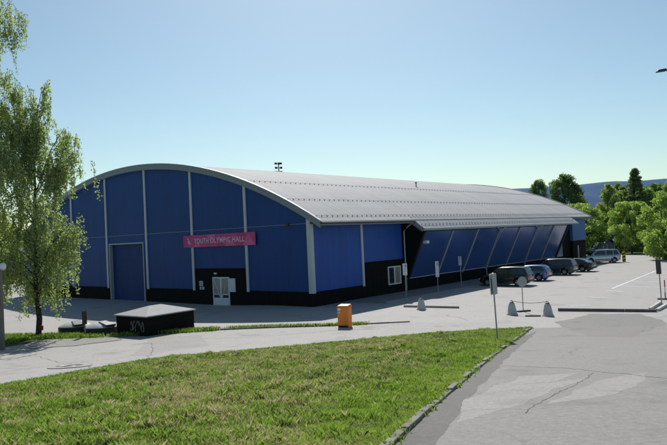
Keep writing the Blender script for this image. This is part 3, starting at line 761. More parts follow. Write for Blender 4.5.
# ------------------------------------------------------------------ cars
def car(name, label, loc, rz, paint, L=4.4, W=1.78, H=1.6, zbelt=.98, hood=(.62, .92), ws=(.95, .15), rear=(-1.95, -2.15), rwin=1.0, wr=.32, wb=2.62, cat='car', boot=None, group='cars parked beside the hall', plate=True):
    """ws = x of windscreen foot, x of roof front; rear = x of roof rear, x of tailgate foot; boot = height of a saloon's boot lid"""
    root = empty(name, loc, rz, label, cat, group)
    hl, hw = L/2, W/2; xf, xr = wb/2+.06, -wb/2+.02; ra = wr+.06
    xs = sorted(set([round(-hl+L*i/36, 3) for i in range(37)]+[round(c+ra*math.cos(R_(a)), 3) for c in (xf, xr) for a in range(0, 181, 15)]))
    def ztop(x):
        if x > ws[0]: t = (x-ws[0])/(hl-ws[0]); return zbelt-.02+(hood[1]-zbelt)*min(1, t*2)*.6-(hood[1]-hood[0])*max(0, t-.55)/.45*(.4+.6*max(0, t-.55)/.45)
        if x < rear[1]+.02: return (boot or zbelt)-(.20 if x < -hl+.04 else 0)
        return zbelt
    def zbot(x):
        z = .2+(.14*max(0, (abs(x)-hl+.35)/.35))
        for c in (xf, xr):
            if abs(x-c) <= ra: z = max(z, wr+math.sqrt(max(0, ra*ra-(x-c)**2)))
        return z
    def hwid(x): t = abs(x)/hl; return hw*(1-.035*t**2-.13*max(0, (t-.82)/.18)**2)
    b = MB(); ring = []
    for x in xs:
        zt, zb, w = ztop(x), zbot(x), hwid(x)
        zm = max(.52, zb+.06); zs1 = max(zt-.14, zm+.03)
        half = [(w-.10, zb), (w-.015, min(zb+.05, zm-.01)), (w, zm), (w*.985, zs1), (w*.955, zt-.045), (w*.90, zt)]
        prof = [(-y, z) for y, z in half]+[(0, zt+.025)]+[(y, z) for y, z in half[::-1]]
        ring.append([(x, y, z) for y, z in prof])
    nr_ = len(ring[0]); vs = [p for r in ring for p in r]
    fs = [(i*nr_+j, i*nr_+j+1, (i+1)*nr_+j+1, (i+1)*nr_+j) for i in range(len(xs)-1) for j in range(nr_-1)]
    fs += [(i*nr_+nr_-1, i*nr_, (i+1)*nr_, (i+1)*nr_+nr_-1) for i in range(len(xs)-1)]
    fs += [tuple(range(nr_)), tuple(reversed(range((len(xs)-1)*nr_, len(xs)*nr_)))]
    b.add(vs, fs)
    # cabin shell
    yb, yt = hw*.925, hw*.735
    yw = lambda z: yb+(yt-yb)*(z-zbelt)/(H-zbelt)
    pr = [(rear[1], zbelt-.06), ((rear[1]*.45+rear[0]*.55), zbelt+(H-zbelt)*.6), (rear[0], H-.07), (rear[0]+.25, H-.025), ((rear[0]+ws[1])/2, H), (ws[1]-.3, H-.025), (ws[1], H-.075), ((ws[1]+ws[0])/2, (H-.075+zbelt)/2+.02), (ws[0], zbelt-.06)]
    vs = []
    for x, z in pr: vs += [(x, -yw(z)+.0, z-.03), (x, -yw(z)+.05, z), (x, yw(z)-.05, z), (x, yw(z), z-.03)]
    fs = [(4*i+j, 4*i+j+1, 4*i+5+j, 4*i+4+j) for i in range(len(pr)-1) for j in range(3)]
    k = len(pr); fs += [tuple(4*i for i in range(k)), tuple(4*i+3 for i in reversed(range(k)))]
    b.add(vs, fs)
    body = b.build('body', paint, root, smooth=35)
    # glass
    def zone(x0a, x0b, x1a, x1b, s_):
        z0, z1 = zbelt+.03, H-.13
        q = [(x0a, z0), (x1a, z0), (x1b, z1), (x0b, z1)]; mm = MB()
        P = [Vector((x, s_*(yw(z)+.012), z)) for x, z in q]; Q = [Vector((x, s_*(yw(z)-.02), z)) for x, z in q]
        mm.hexa(Q if s_ > 0 else P, P if s_ > 0 else Q); mm.build('side_window', MT['glass'], root)
    wf0, wf1 = ws[0]-.22, ws[1]-.04; wr0, wr1 = rear[1]+.17, rear[0]+.10
    mid = (wf1+wr1)/2+.18
    for s_ in (-1, 1):
        if rwin > .5:
            q2 = wr1+(mid-wr1)*.36
            zone(mid+.04, mid+.04, wf0, wf1, s_); zone(q2+.04, q2+.04, mid-.04, mid-.04, s_); zone(wr0, wr1, q2-.04, q2-.04, s_)
        else: zone(mid+.04, mid+.04, wf0, wf1, s_); zone(wr0, wr1, mid-.04, mid-.04, s_)
    def sheet(nm, xa, za, xb, zb_, ins):
        d = Vector((xb-xa, 0, zb_-za)).normalized(); nn = Vector((-d.z, 0, d.x)) if xa < 0 else Vector((d.z, 0, -d.x))
        mm = MB(); a_, b_ = Vector((xa, 0, za)), Vector((xb, 0, zb_)); p0, p1 = a_.lerp(b_, .09), a_.lerp(b_, .93)
        ya, yb_ = yw(p0.z)-ins, yw(p1.z)-ins
        Q = [p0+Vector((0, -ya, 0)), p0+Vector((0, ya, 0)), p1+Vector((0, yb_, 0)), p1+Vector((0, -yb_, 0))]
        mm.hexa([q-nn*.06 for q in Q], [q+nn*.03 for q in Q]); mm.build(nm, MT['glass'], root)
    sheet('windscreen', ws[0], zbelt, ws[1], H-.075, .10); sheet('rear_window', rear[1], zbelt, rear[0], H-.07, .12)
    # lamps, trim, plates
    for s_ in (-1, 1):
        mm = MB(); 
        y0, y1 = sorted((s_*hw*.66, s_*hw*.865)); mm.box((-hl-.014, y0, zbelt-.33), (-hl+.12, y1, zbelt-.08 if not boot else zbelt-.19))
        mm.build('tail_light', MT['taillight'], root, bevel=.02)
        mm = MB(); y0, y1 = sorted((s_*hw*.52, s_*hw*.86)); mm.box((hl-.22, y0, hood[0]-.08), (hl+.005, y1, hood[0]+.05)); mm.build('headlight', MT['headlight'], root, bevel=.02)
        mm = MB(); y0, y1 = sorted((s_*(hw*.9), s_*(hw+.16))); mm.box((ws[0]-.42, y0, zbelt+.02), (ws[0]-.26, y1, zbelt+.16)); mm.build('wing_mirror', paint, root, bevel=.03)
        for xd in (mid+.05, mid-.85):
            mm = MB(); y0, y1 = sorted((s_*(hw*.975), s_*(hw+.012))); mm.box((xd-.16, y0, zbelt-.17), (xd, y1, zbelt-.13)); mm.build('door_handle', paint, root)
        mm = MB(); y0, y1 = sorted((s_*(hw*.97), s_*(hw+.012))); mm.box((xr+ra+.05, y0, .42), (xf-ra-.05, y1, .50)); mm.build('side_moulding', MT['black'], root)
        for xd in (mid, mid-1.0, mid+.98):
            mm = MB(); y0, y1 = sorted((s_*(hw*.97), s_*(hw+.004))); mm.box((xd-.006, y0, .3), (xd+.006, y1, zbelt-.06)); mm.build('door_gap', MT['black'], root)
    mm = MB(); mm.box((-hl-.02, -hw*.8, .36), (-hl+.1, hw*.8, .50)); mm.build('rear_bumper', MT['black'], root, bevel=.02)
    mm = MB(); mm.box((hl-.1, -hw*.7, .30), (hl+.012, hw*.7, .46)); mm.build('grille', MT['black'], root, bevel=.02)
    if plate:
        mm = MB(); mm.box((-hl-.03, -.26, .56), (-hl+.03, .26, .67)); mm.build('number_plate', MT['white'], root)
    mm = MB(); mm.box((-hl+.35, -hw+.25, .17), (hl-.35, hw-.25, .5)); mm.build('underbody', MT['black'], root)
    for xc in (xf, xr):
        for s_ in (-1, 1):
            T = Matrix.Translation((xc, s_*(hw-.11), wr)) @ Matrix.Rotation(R_(90), 4, 'X')
            mm = MB(); mm.lathe([(wr*.66, -.1), (wr*.94, -.1), (wr, -.06), (wr, .06), (wr*.94, .1), (wr*.66, .1)], 24, T); w_ = mm.build('wheel', MT['tyre'], root, smooth=40)
            mm = MB(); mm.lathe([(wr*.64, -.104), (wr*.64, .104)], 20, T); 
            rim = mm.build('rim', MT['darkmetal'], w_)
            mm = MB()
            for a in range(5):
                Ta = T @ Matrix.Rotation(a*2*math.pi/5, 4, 'Z'); mm.box((.02, -.035, -.118), (wr*.62, .035, .118), Ta)
            mm.lathe([(wr*.16, -.125), (wr*.16, .125)], 10, T); mm.build('spoke', MT['rim'], w_)
    return root
BACK = math.pi
car('parked_car', 'black tall estate car parked nearest with its red tail light toward the lot', (6.1, 18.8, 0), BACK+R_(3), carpaint('paint_black', (.012, .0125, .013), .3), L=4.45, H=1.66, zbelt=1.0, ws=(1.15, .42), rear=(-1.85, -2.16), wb=2.7)
car('parked_car', 'small pale blue hatchback half hidden behind the black estate car', (5.95, 24.1, 0), BACK+R_(2), carpaint('paint_blue', (.10, .17, .32), .5), L=3.9, W=1.68, H=1.47, zbelt=.92, ws=(1.0, .3), rear=(-1.5, -1.88), rwin=0, wb=2.45)
car('parked_car', 'dark grey green people carrier parked between the pale blue hatchback and the black saloon', (5.55, 31.3, 0), BACK+R_(2), carpaint('paint_greygreen', (.035, .045, .05), .5), L=4.5, H=1.68, zbelt=1.0, ws=(1.25, .5), rear=(-1.9, -2.2), wb=2.75)
car('parked_car', 'black fastback saloon parked just before the silver people carrier', (5.9, 36.0, 0), BACK-R_(3), carpaint('paint_black_fastback', (.01, .01, .011), .3), L=4.55, H=1.45, zbelt=.93, ws=(1.0, .2), rear=(-.95, -1.95), rwin=0, boot=.95, wb=2.68)
car('parked_car', 'silver people carrier parked broadside at the far corner of the hall', (3.95, 51.5, 0), BACK+YAW-R_(6), carpaint('paint_silver', (.42, .43, .44), .6), L=4.5, W=1.8, H=1.74, zbelt=1.0, ws=(1.5, .6), rear=(-1.95, -2.27), wb=2.85)
fc = at_depth(599, 112)
car('parked_car', 'distant dark car standing under the trees behind the silver people carrier', fc, BACK+R_(60), carpaint('paint_far_dark', (.03, .035, .045), .4), L=4.6, H=1.95, zbelt=1.1, ws=(1.5, .6), rear=(-1.95, -2.25), wr=.36, wb=2.85)

# ------------------------------------------------------------------ street furniture
def cone(px, py, label):
    r = empty('concrete_cone', G(px, py), random.uniform(0, 3), label, 'bollard', 'concrete cone barriers at the parking entrance')
    r.scale = (.93, .93, .93); m = MB(); m.lathe([(.34, 0), (.345, .06), (.30, .10), (.255, .35), (.195, .62), (.15, .72), (.13, .74)], 24); m.build('cone_body', MT['concrete'], r, smooth=50)
    m = MB(); m.lathe([(.13, .742), (.12, .79), (.05, .81)], 16); m.tube([(-.07, 0, .79), (-.06, 0, .88), (.06, 0, .88), (.07, 0, .79)], .018, 6); m.build('lifting_cap', MT['darkmetal'], r, smooth=40)
    return r
c1 = cone(421.5, 309.6, 'lone concrete cone standing in front of the pale kerb beside the hall')
c2 = cone(512.2, 314.6, 'concrete cone left of the round sign, one end of the sagging chain')
c3 = cone(548, 315.8, 'concrete cone right of the round sign, the other end of the sagging chain')
m = MB(); a, b = c2.location+Vector((0, 0, .79)), c3.location+Vector((0, 0, .79))
m.tube([a.lerp(b, i/12)+Vector((0, 0, -.10*math.sin(math.pi*i/12))) for i in range(13)], .014, 6)
tag(m.build('chain', MT['darkmetal']), 'thin dark chain hung between the two concrete cones by the round sign', 'chain')
# free-standing round sign, seen from behind
r = empty('round_sign', G(523.3, 311.5), YAW+.25, 'round grey sign back on a pole with a heavy foot between two concrete cones', 'road sign')
m = MB(); m.tube([(0, 0, .06), (0, 0, 2.05)], .028, 8); m.build('pole', MT['grey'], r)
T = Matrix.Translation((0, -.05, 1.78)) @ Matrix.Rotation(R_(90), 4, 'X')
m = MB(); m.lathe([(.29, -.008), (.31, 0), (.29, .008)], 28, T); d = m.build('sign_disc', MT['signback'], r)
m = MB(); m.box((-.2, -.075, 1.70), (.2, -.06, 1.73)); m.box((-.2, -.075, 1.84), (.2, -.06, 1.87)); m.build('bracket', MT['grey'], d)
m = MB(); m.box((-.42, -.18, 0), (.42, .18, .09)); m.build('foot', MT['black'], r, bevel=.03)
m = MB(); m.box((-.42, -.12, 0), (.42, .12, .07)); o = m.build('sign_foot', MT['black'], None, bevel=.02); o.location = G(533, 316.3); o.rotation_euler.z = YAW-.3
tag(o, 'loose black rubber sign foot lying on the asphalt between the cones', 'sign foot')
# road-side sign at the corner of the bank
p = G(497.6, 340.5); r = empty('road_sign', p, YAW+.95, 'tall narrow greenish grey sign seen from behind on a pole at the grass corner', 'road sign')
r.rotation_euler.x = R_(-1.5)
m = MB(); m.tube([(0, 0, -.1), (0, 0, 2.72)], .03, 10); m.build('pole', MT['grey'], r)
m = MB(); m.box((-.22, -.07, 1.86), (.22, -.035, 2.70)); pn = m.build('sign_panel', MT['signback'], r, bevel=.008)
m = MB(); m.box((-.22, .035, 1.86), (.22, .06, 2.70)); m.build('sign_panel', MT['white'], r, bevel=.008)
m = MB()
for z in (2.0, 2.5): m.box((-.16, -.034, z), (.16, .034, z+.04))
m.build('bracket', MT['grey'], r)
# three slender parking signs on the pavement edge
def pole_sign(px, py, z0, z1, wid, rz, label):
    p = G(px, py); p.z = .1 if p.x < 3.75 else 0
    r = empty('parking_sign', p, rz, label, 'parking sign', 'white parking signs along the pavement')
    m = MB(); m.tube([(0, 0, 0), (0, 0, z1)], .03, 8); m.build('pole', MT['grey'], r)
    m = MB(); m.box((-wid/2, -.06, z0), (wid/2, -.032, z1)); pl = m.build('sign_plate', MT['white'], r, bevel=.005)
    m = MB(); h = z1-z0; m.box((-wid*.1, -.064, z1-h*.32), (wid*.38, -.061, z1-h*.06))
    for q in (.45, .58, .7): m.box((-wid*.35, -.064, z1-h*q), (wid*.3, -.061, z1-h*q+.025))
    m.build('sign_print', MT['strut'], pl)
    return r
pole_sign(406.3, 299.7, 1.85, 2.72, .34, YAW, 'white parking sign standing nearest the window of the hall')
pole_sign(438.3, 293.5, 1.35, 2.62, .28, YAW-.1, 'tall narrow white parking sign, middle one of the three along the hall')
pole_sign(461.5, 287.5, 1.85, 2.65, .30, YAW-.75, 'white parking sign turned edge-on, farthest of the three along the hall')
# kerb block by the lone cone
a, b = G(404, 307), G(459, 308.2); m = MB(); t_ = (b-a); rz = math.atan2(t_.y, t_.x); Lk = t_.length
x = 0
while x < Lk-.2: m.box((x+.008, -.09, -.02), (min(Lk, x+1)-.008, .09, .13)); x += 1.0
o = m.build('kerb_divider', MT['kerb'], None, bevel=.02); o.location = a; o.rotation_euler.z = rz; tag(o, 'short straight pale kerb divider behind the lone concrete cone', 'kerb')
# timber edging beam of the parking bays and the little island at its right end
a, b = G(558, 311), G(657, 312); m = MB(); t_ = (b-a); rz = math.atan2(t_.y, t_.x); Lk = t_.length; x = 0
while x < Lk-.2: m.box((x+.01, -.1, -.02), (min(Lk, x+1.8)-.01, .1, .17)); x += 1.8
o = m.build('edging_beam', MT['kerbd'], None, bevel=.02); o.location = a; o.rotation_euler.z = rz; tag(o, 'long dark edging beam lying across the front of the parking bays', 'edging beam')
for p0, p1, lb in (((649.4, 310.4), (661, 303.4), 'white topped kerb at the left side of the narrow island by the dark sign'), ((657, 311.5), (690, 292.5), 'white topped kerb at the right side of the narrow island by the red post')):
    a, b = G(*p0), G(*p1); m = MB(); t_ = b-a; Lk = t_.length; x = .15
    while x < Lk-.2: m.box((x+.008, -.075, -.02), (min(Lk, x+1)-.008, .075, .14)); x += 1.0
    o = m.build('island_kerb', MT['islk'], None, bevel=.015); o.location = a; o.rotation_euler.z = math.atan2(t_.y, t_.x); tag(o, lb, 'kerb')
# dark sign post at right
p = G(661.8, 305); r = empty('road_sign', p, YAW-.9, 'pole with a narrow dark sign on the kerbed island at the right edge', 'road sign'); r.rotation_euler.y = R_(-1.2)
m = MB(); m.tube([(0, 0, 0), (0, 0, 2.75)], .035, 8); m.build('pole', MT['grey'], r)
m = MB(); m.box((-.15, -.06, 1.85), (.15, -.035, 2.72)); m.build('sign_panel', MT['darkmetal'], r, bevel=.006)
p = G(665.5, 299.5); r = empty('marker_post', p, 0, 'thin red and white marker post on a dark foot at the right edge', 'marker post')
m = MB(); m.tube([(0, 0, .05), (0, 0, .45)], .035, 8); m.tube([(0, 0, .8), (0, 0, 1.25)], .035, 8); m.build('pole', MT['red'], r)
m = MB(); m.tube([(0, 0, .45), (0, 0, .8)], .036, 8); m.build('reflective_band', MT['white'], r)
m = MB(); m.box((-.45, -.15, 0), (.45, .15, .08)); m.build('foot', MT['black'], r, bevel=.02)
# striped barrier marker by the silver car
p = G(624.2, 262); r = empty('barrier_marker', p, YAW, 'short yellow and black striped barrier post right of the silver people carrier', 'marker post')
m = MB(); m.box((-.2, -.06, 0), (.2, .06, 1.35)); m.build('board', MT['yellow'], r, bevel=.01)
m = MB()
for z in (.12, .52, .92): m.hexa([(-.201, -.064, z), (.201, -.064, z+.12), (.201, .064, z+.12), (-.201, .064, z)], [(-.201, -.064, z+.2), (.201, -.064, z+.32), (.201, .064, z+.32), (-.201, .064, z+.2)])
m.build('stripe', MT['black'], r)
m = MB(); m.tube([(0, 0, 1.351), (0, 0, 1.5)], .09, 10); m.build('reflector', MT['red'], r)
# two traffic signs under the far trees
p = at_depth(613.5, 108); r = empty('traffic_sign', p, YAW, 'small blue square traffic sign in front of the far trees', 'road sign')
m = MB(); m.tube([(0, 0, 0), (0, 0, 3.1)], .05, 8); m.build('pole', MT['grey'], r)
m = MB(); m.box((-.42, -.09, 2.2), (.42, -.055, 3.1)); m.build('sign_panel', MT['signblue'], r)
p = at_depth(606.5, 108); r = empty('traffic_sign', p, YAW, 'small round red and blue traffic sign beside the distant dark car', 'road sign')
m = MB(); m.tube([(0, 0, 0), (0, 0, 2.3)], .05, 8); m.build('pole', MT['grey'], r)
T = Matrix.Translation((0, -.075, 2.0)) @ Matrix.Rotation(R_(90), 4, 'X')
m = MB(); m.lathe([(.36, -.015), (.36, .015)], 24, T); m.build('sign_disc', MT['red'], r)
T = Matrix.Translation((0, -.095, 2.0)) @ Matrix.Rotation(R_(90), 4, 'X')
m = MB(); m.lathe([(.26, -.004), (.26, .004)], 24, T); m.build('sign_centre', MT['signblue'], r)

# orange bin
p = G(345.2, 327); r = empty('orange_bin', p, YAW-.42, 'bright orange upright plastic bin with a white sticker at the road kerb', 'bin')
m = MB(); m.hexa([(-.31, -.27, 0), (.31, -.27, 0), (.31, .27, 0), (-.31, .27, 0)], [(-.33, -.29, 1.12), (.33, -.29, 1.12), (.33, .29, 1.12), (-.33, .29, 1.12)]); m.build('bin_body', MT['orange'], r, bevel=.035)
m = MB(); m.hexa([(-.34, -.3, 1.125), (.34, -.3, 1.125), (.34, .3, 1.16), (-.34, .3, 1.16)], [(-.30, -.26, 1.19), (.30, -.26, 1.19), (.30, .26, 1.24), (-.30, .26, 1.24)]); m.build('lid', MT['orange'], r, bevel=.02)
for q0, q1 in (((-.26, -.305, .93), (-.10, -.287, 1.07)), ((-.26, -.303, .80), (-.12, -.283, .85))): m = MB(); m.box(q0, q1); m.build('sticker', MT['white'], r)
m = MB(); m.box((-.29, -.285, .01), (.29, -.262, .12)); m.build('base', MT['black'], r)

# black hut with pale hipped roof
def at_z(px, py, z):
    d = Fv*F_PX+Rv*(px-PX)-Uv*(py-PY); return CAM+d*((z-CAM.z)/d.z)
hz = hgt(-.3, -13.5)
e0, e1, e2 = at_z(114.5, 315.2, hz+1.08), at_z(146, 317.3, hz+1.08), at_z(196, 309.6, hz+1.08)
uu = (e2-e1); uu.z = 0; LU = uu.length; uu.normalize(); vv_ = Vector((-uu.y, uu.x, 0)); LV = abs((e0-e1).dot(vv_))
r = empty('waste_hut', Vector((e1.x, e1.y, hz)), math.atan2(uu.y, uu.x), 'low black boarded hut with a pale hipped metal roof and white graffiti', 'hut')
m = MB(); z = -.1
while z < 1.04:
    z1 = min(1.06, z+.145); q = random.uniform(0, .015)
    m.box((.1-q, .1-q, z+.004), (LU-.1+q, LV-.1+q, z1-.004)); z = z1
m.build('wall', MT['hutwall'], r)
m = MB(); ov = .0
A4 = [(-ov, -ov, 1.06), (LU+ov, -ov, 1.06), (LU+ov, LV+ov, 1.06), (-ov, LV+ov, 1.06)]
B4 = [(x, y, 1.12) for x, y, _ in A4]; r0, r1 = (LV*.45, LV/2, 1.52), (LU-LV*.45, LV/2, 1.52)
m.add(A4+B4+[r0, r1], [(0, 3, 2, 1), (0, 1, 5, 4), (1, 2, 6, 5), (2, 3, 7, 6), (3, 0, 4, 7), (4, 5, 9, 8), (5, 6, 9), (6, 7, 8, 9), (7, 4, 8)])
m.build('roof', MT['hutroof'], r)
# scribbled tag on the short side
m = MB(); random.seed(5)
for k in range(5):
    y0 = .35+k*.26; pts = []
    for i in range(9):
        a = i/8*4.2+k*1.7; pts.append((.075, y0+.13*math.cos(a)+.02*i, .52+.27*math.sin(a*1.3+k)+(.06 if k % 2 else 0)))
    m.tube(pts, .015, 5)
m.build('graffiti', MT['graffiti'], r)
# round underground waste containers
def dome(px, py, label, lid_az):
    p = G(px, py); r = empty('waste_container', Vector((p.x, p.y, p.z+.10)), 0, label, 'waste container', 'round sunken waste containers')
    m = MB(); m.lathe([(.95, -.1), (.95, .28), (.90, .30)], 36); m.build('rim', MT['black'], r, smooth=40)
    m = MB(); m.lathe([(.93, .305), (.90, .34), (.55, .50), (.18, .60), (.02, .61)], 36); lid = m.build('lid', MT['alu'], r, smooth=25)
    m = MB(); T = Matrix.Rotation(lid_az, 4, 'Z')
    m.hexa([T @ Vector(q) for q in ((.10, -.24, .58), (.86, -.32, .36), (.86, .32, .36), (.10, .24, .58))], [T @ Vector(q) for q in ((.10, -.24, .64), (.90, -.32, .47), (.90, .32, .47), (.10, .24, .64))])
    m.build('hatch', MT['gutter'], lid, bevel=.01)
    m = MB(); m.hexa([T @ Vector(q) for q in ((.905, -.31, .35), (.93, -.31, .35), (.93, .31, .35), (.905, .31, .35))], [T @ Vector(q) for q in ((.905, -.31, .46), (.93, -.31, .46), (.93, .31, .46), (.905, .31, .46))]); m.build('hatch_edge', MT['black'], lid)
dome(75.5, 332.5, 'round black waste container with conical metal lid, left one beside the birch', -.2)
dome(101.5, 333.5, 'round black waste container with conical metal lid, right one next to the black hut', .1)
p = G(85.3, 337); r = empty('post_sign', p, YAW+.2, 'short post with a narrow dark board in front of the round waste containers', 'sign')
m = MB(); m.box((-.03, -.03, 0), (.03, .03, 1.4)); m.build('post', MT['wood'], r)
m = MB(); m.box((-.13, -.06, .72), (.13, -.032, 1.46)); m.build('board', MT['bark'], r)
# lamp post at the left edge
p = G(2.6, 350); r = empty('street_lamp', p, 0, 'weathered pole with an opal white lamp at the left edge under the birches', 'street lamp'); r.rotation_euler.y = R_(.4)
m = MB(); m.tube([(0, 0, -.1), (0, 0, 2.2), (0, 0, 4.25)], [.12, .11, .095], 12); m.build('pole', MT['wood'], r, smooth=40)
m = MB(); m.tube([(0, 0, 4.1), (.12, .08, 4.2)], .03, 6); m.build('arm', MT['grey'], r)
m = MB(); T = Matrix.Translation((.14, .09, 4.2)); m.lathe([(.03, -.2), (.12, -.15), (.16, 0), (.12, .13), (.03, .18)], 16, T); m.build('lamp_globe', MT['lampglobe'], r, smooth=60)
# lamp head reaching in at the right edge
p = at_depth(687.5, 27); r = empty('street_lamp', p, YAW, 'tall lamp mast with a dark lamp head reaching in at the right edge', 'street lamp')
m = MB(); m.tube([(0, 0, -.1), (0, 0, 5), (0, 0, 11.15-p.z), (-.25, 0, 11.35-p.z), (-.5, 0, 11.38-p.z)], [.10, .085, .06, .05, .04], 10); m.build('mast', MT['grey'], r, smooth=40)
m = MB(); m.hexa([(-.92, -.13, 11.30-p.z), (-.5, -.10, 11.34-p.z), (-.5, .10, 11.34-p.z), (-.92, .13, 11.30-p.z)], [(-.88, -.09, 11.40-p.z), (-.5, -.06, 11.46-p.z), (-.5, .06, 11.46-p.z), (-.88, .09, 11.40-p.z)]); m.build('lamp_head', MT['darkmetal'], r, bevel=.03)
# floodlight mast behind the hall
p = at_depth(281.5, 165); r = empty('floodlight_mast', p, YAW+.3, 'floodlight mast with clustered lamps rising behind the hall roof', 'floodlight mast')
m = MB(); m.tube([(0, 0, 0), (0, 0, 24.6)], [.3, .16], 10); m.build('mast', MT['grey'], r)
m = MB()
for z in (21.4, 22.5, 23.6, 24.6): m.box((-.8, -.05, z-.04), (.8, .05, z+.04))
m.build('crossbar', MT['darkmetal'], r)
for z, xs_ in ((21.5, (.55,)), (22.5, (-.7, .55)), (23.6, (-.7, .6)), (24.7, (-.75, .05, .55))):
    for x in xs_: m = MB(); m.box((x-.30, -.4, z-.26), (x+.30, .0, z+.26)); m.build('floodlight', MT['darkmetal'], r, bevel=.03)
# manhole
p = G(70, 367); r = empty('manhole', Vector((p.x, p.y, p.z+.022)), 0, 'round iron manhole cover set in a pale concrete ring in the lower road', 'manhole')
sl_ = .0
gx_ = (hgt(p.x+.5, p.y)-hgt(p.x-.5, p.y)); gy_ = (hgt(p.x, p.y+.5)-hgt(p.x, p.y-.5))
r.rotation_euler = (math.atan(gy_), -math.atan(gx_), 0)
m = MB(); m.lathe([(.46, .0), (.74, -.02), (.74, .012), (.46, .03)], 36, cap=False); m.build('ring', MT['kerb'], r)
m = MB(); m.lathe([(.45, -.02), (.45, .028), (.40, .034), (.38, .022), (.22, .022), (.20, .034), (.02, .034)], 30); m.build('cover', MT['darkmetal'], r)

# ------------------------------------------------------------------ trees
def leaf_quads(C, size, jit=.35, droop=0):
    """random leaf-shaped quads about centres C"""
    n = len(C); a = rng.normal(size=(n, 3)); a[:, 2] -= droop; a /= np.linalg.norm(a, axis=1)[:, None]
    b = rng.normal(size=(n, 3)); b -= (a*b).sum(1)[:, None]*a; b /= np.linalg.norm(b, axis=1)[:, None]
    s = size*rng.uniform(1-jit, 1+jit, n)[:, None]
    V = np.stack([C-a*s*.5, C+b*s*.30, C+a*s*.5, C-b*s*.30], 1)
    return V.reshape(-1, 3), np.arange(n*4).reshape(n, 4)
def branch_path(a, b, sag=0, n=6, wob=.06):
    a, b = Vector(a), Vector(b); L = (b-a).length; out = []
    for i in range(n):
        t = i/(n-1); p = a.lerp(b, t); p.z += sag*L*math.sin(math.pi*t)
        if 0 < i < n-1: p += Vector((random.gauss(0, 1), random.gauss(0, 1), random.gauss(0, .6)))*wob*L*.4
        out.append(p)
    return out
def crown_tree(seed, Ht, env, base, nclump, nleaf, lsize, csize, tr=.22):
    """trunk and limb mesh plus leaf mesh: env(t) = crown radius at relative crown height t"""
    random.seed(seed); tm = MB(); cl = []
    top = Vector((random.gauss(0, .25), random.gauss(0, .25), Ht*.93))
    tp = branch_path((0, 0, -.2), top, 0, 8, .03); tm.tube(tp, [tr*(1-.88*i/7) for i in range(8)], 8)
    for k in range(nclump):
        t = random.random()**.85; z = base+(Ht-base)*t; rr = env(t)*math.sqrt(random.uniform(.12, 1)); a = random.uniform(0, 2*math.pi)
        c = Vector((rr*math.cos(a), rr*math.sin(a), z)); cl.append((c, csize*random.uniform(.6, 1.25)*(1-.35*t)))
        if k % 2 == 0:
            q = min(6, max(1, int((z-rr*.7)/Ht*7))); tm.tube(branch_path(tp[q], c, .08, 5), [tr*.32, tr*.22, tr*.14, tr*.08, tr*.03], 5, False)
    w = np.array([r**2 for _, r in cl]); w /= w.sum(); pick = rng.choice(len(cl), nleaf, p=w)
    cc = np.array([tuple(c) for c, _ in cl])[pick]; cr = np.array([r for _, r in cl])[pick]
    d = rng.normal(size=(nleaf, 3)); d /= np.linalg.norm(d, axis=1)[:, None]; rad = rng.random(nleaf)**.45
    pos = cc+d*(cr*rad)[:, None]*np.array([1, 1, .72])
    ct = rng.random(len(cl))[pick]
    return tm, pos, np.clip(.55*ct+.45*rng.random(nleaf), 0, 1)
PROTO = {}
def proto(kind, seed, Ht, env, base, nclump, nleaf, lsize, csize, leafmat, tr=.22, barkmat='bark', droop=0):
    tm, pos, tint = crown_tree(seed, Ht, env, base, nclump, nleaf, lsize, csize, tr)
    V, Fc = leaf_quads(pos, lsize, droop=droop)
    PROTO[kind] = (tm, V, Fc, np.repeat(tint, 4), leafmat, barkmat, Ht, {})
def plant(kind, px, dist, Ht, label, cat='tree', group=None, name='tree', sx=1.0):
    tm, V, Fc, tint, lm, bm, H0, cache = PROTO[kind]
    p = at_depth(px, dist); p.z -= .05+(0 if dist < 140 else min(6, (dist-140)*.01))
    r = empty(name, p, random.uniform(0, 6.28), label, cat, group)
    s = Ht/H0; r.scale = (s*sx, s*sx, s)
    if not cache:
        cache['t'] = tm.build('trunk', MT[bm], r, smooth=60); cache['c'] = np_mesh('crown', V, Fc, MT[lm], tint, r)
    else:
        for q in ('t', 'c'):
            o = cache[q].copy(); COL.objects.link(o); o.parent = r
    return r
rnd = lambda w: (lambda t: w*math.sqrt(max(0, 1-(2*t-.85)**2/1.35)))
tall = lambda w: (lambda t: w*(1-t)**.55*(.55+.45*min(1, t*4)))
spru = lambda w: (lambda t: w*(1-t)**.9+.12)
proto('round_bright', 3, 10, rnd(3.9), 1.9, 60, 13000, .34, 1.25, 'leaf_bright', .2)
proto('round_bright2', 31, 10, rnd(4.2), .9, 64, 13000, .34, 1.35, 'leaf_bright', .2)
proto('round_mid', 4, 12, rnd(4.2), 1.6, 60, 12000, .36, 1.35, 'leaf_mid', .24)
proto('tall_pale', 6, 16, tall(4.3), 1.6, 95, 21000, .31, 1.3, 'leaf_pale', .2, droop=.5)
proto('tall_mid', 8, 16, tall(4.6), 1.5, 90, 20000, .34, 1.5, 'leaf_mid', .22)
proto('round_dark', 9, 14, rnd(4.6), 2.2, 90, 22000, .36, 1.75, 'leaf_dark', .3)
proto('spruce', 12, 20, spru(4.2), 1.2, 170, 20000, .30, .85, 'leaf_spruce', .26, droop=.8)
proto('shrub', 14, 3, rnd(1.7), .2, 26, 5000, .22, .7, 'leaf_bright', .06)
W = 'trees along the far side of the parking lot'
def topz(px, py, d):                      # height of a tree whose top appears at that elevation
    hor = 232.6-(px-333.5)*.0467+6; return 5+(hor-6-py)*d/F_PX
plant('round_dark', 541, 150, topz(541, 176, 150), 'slim dark tree rising behind the roof, left of the two over the hall end', group=W, sx=.55)
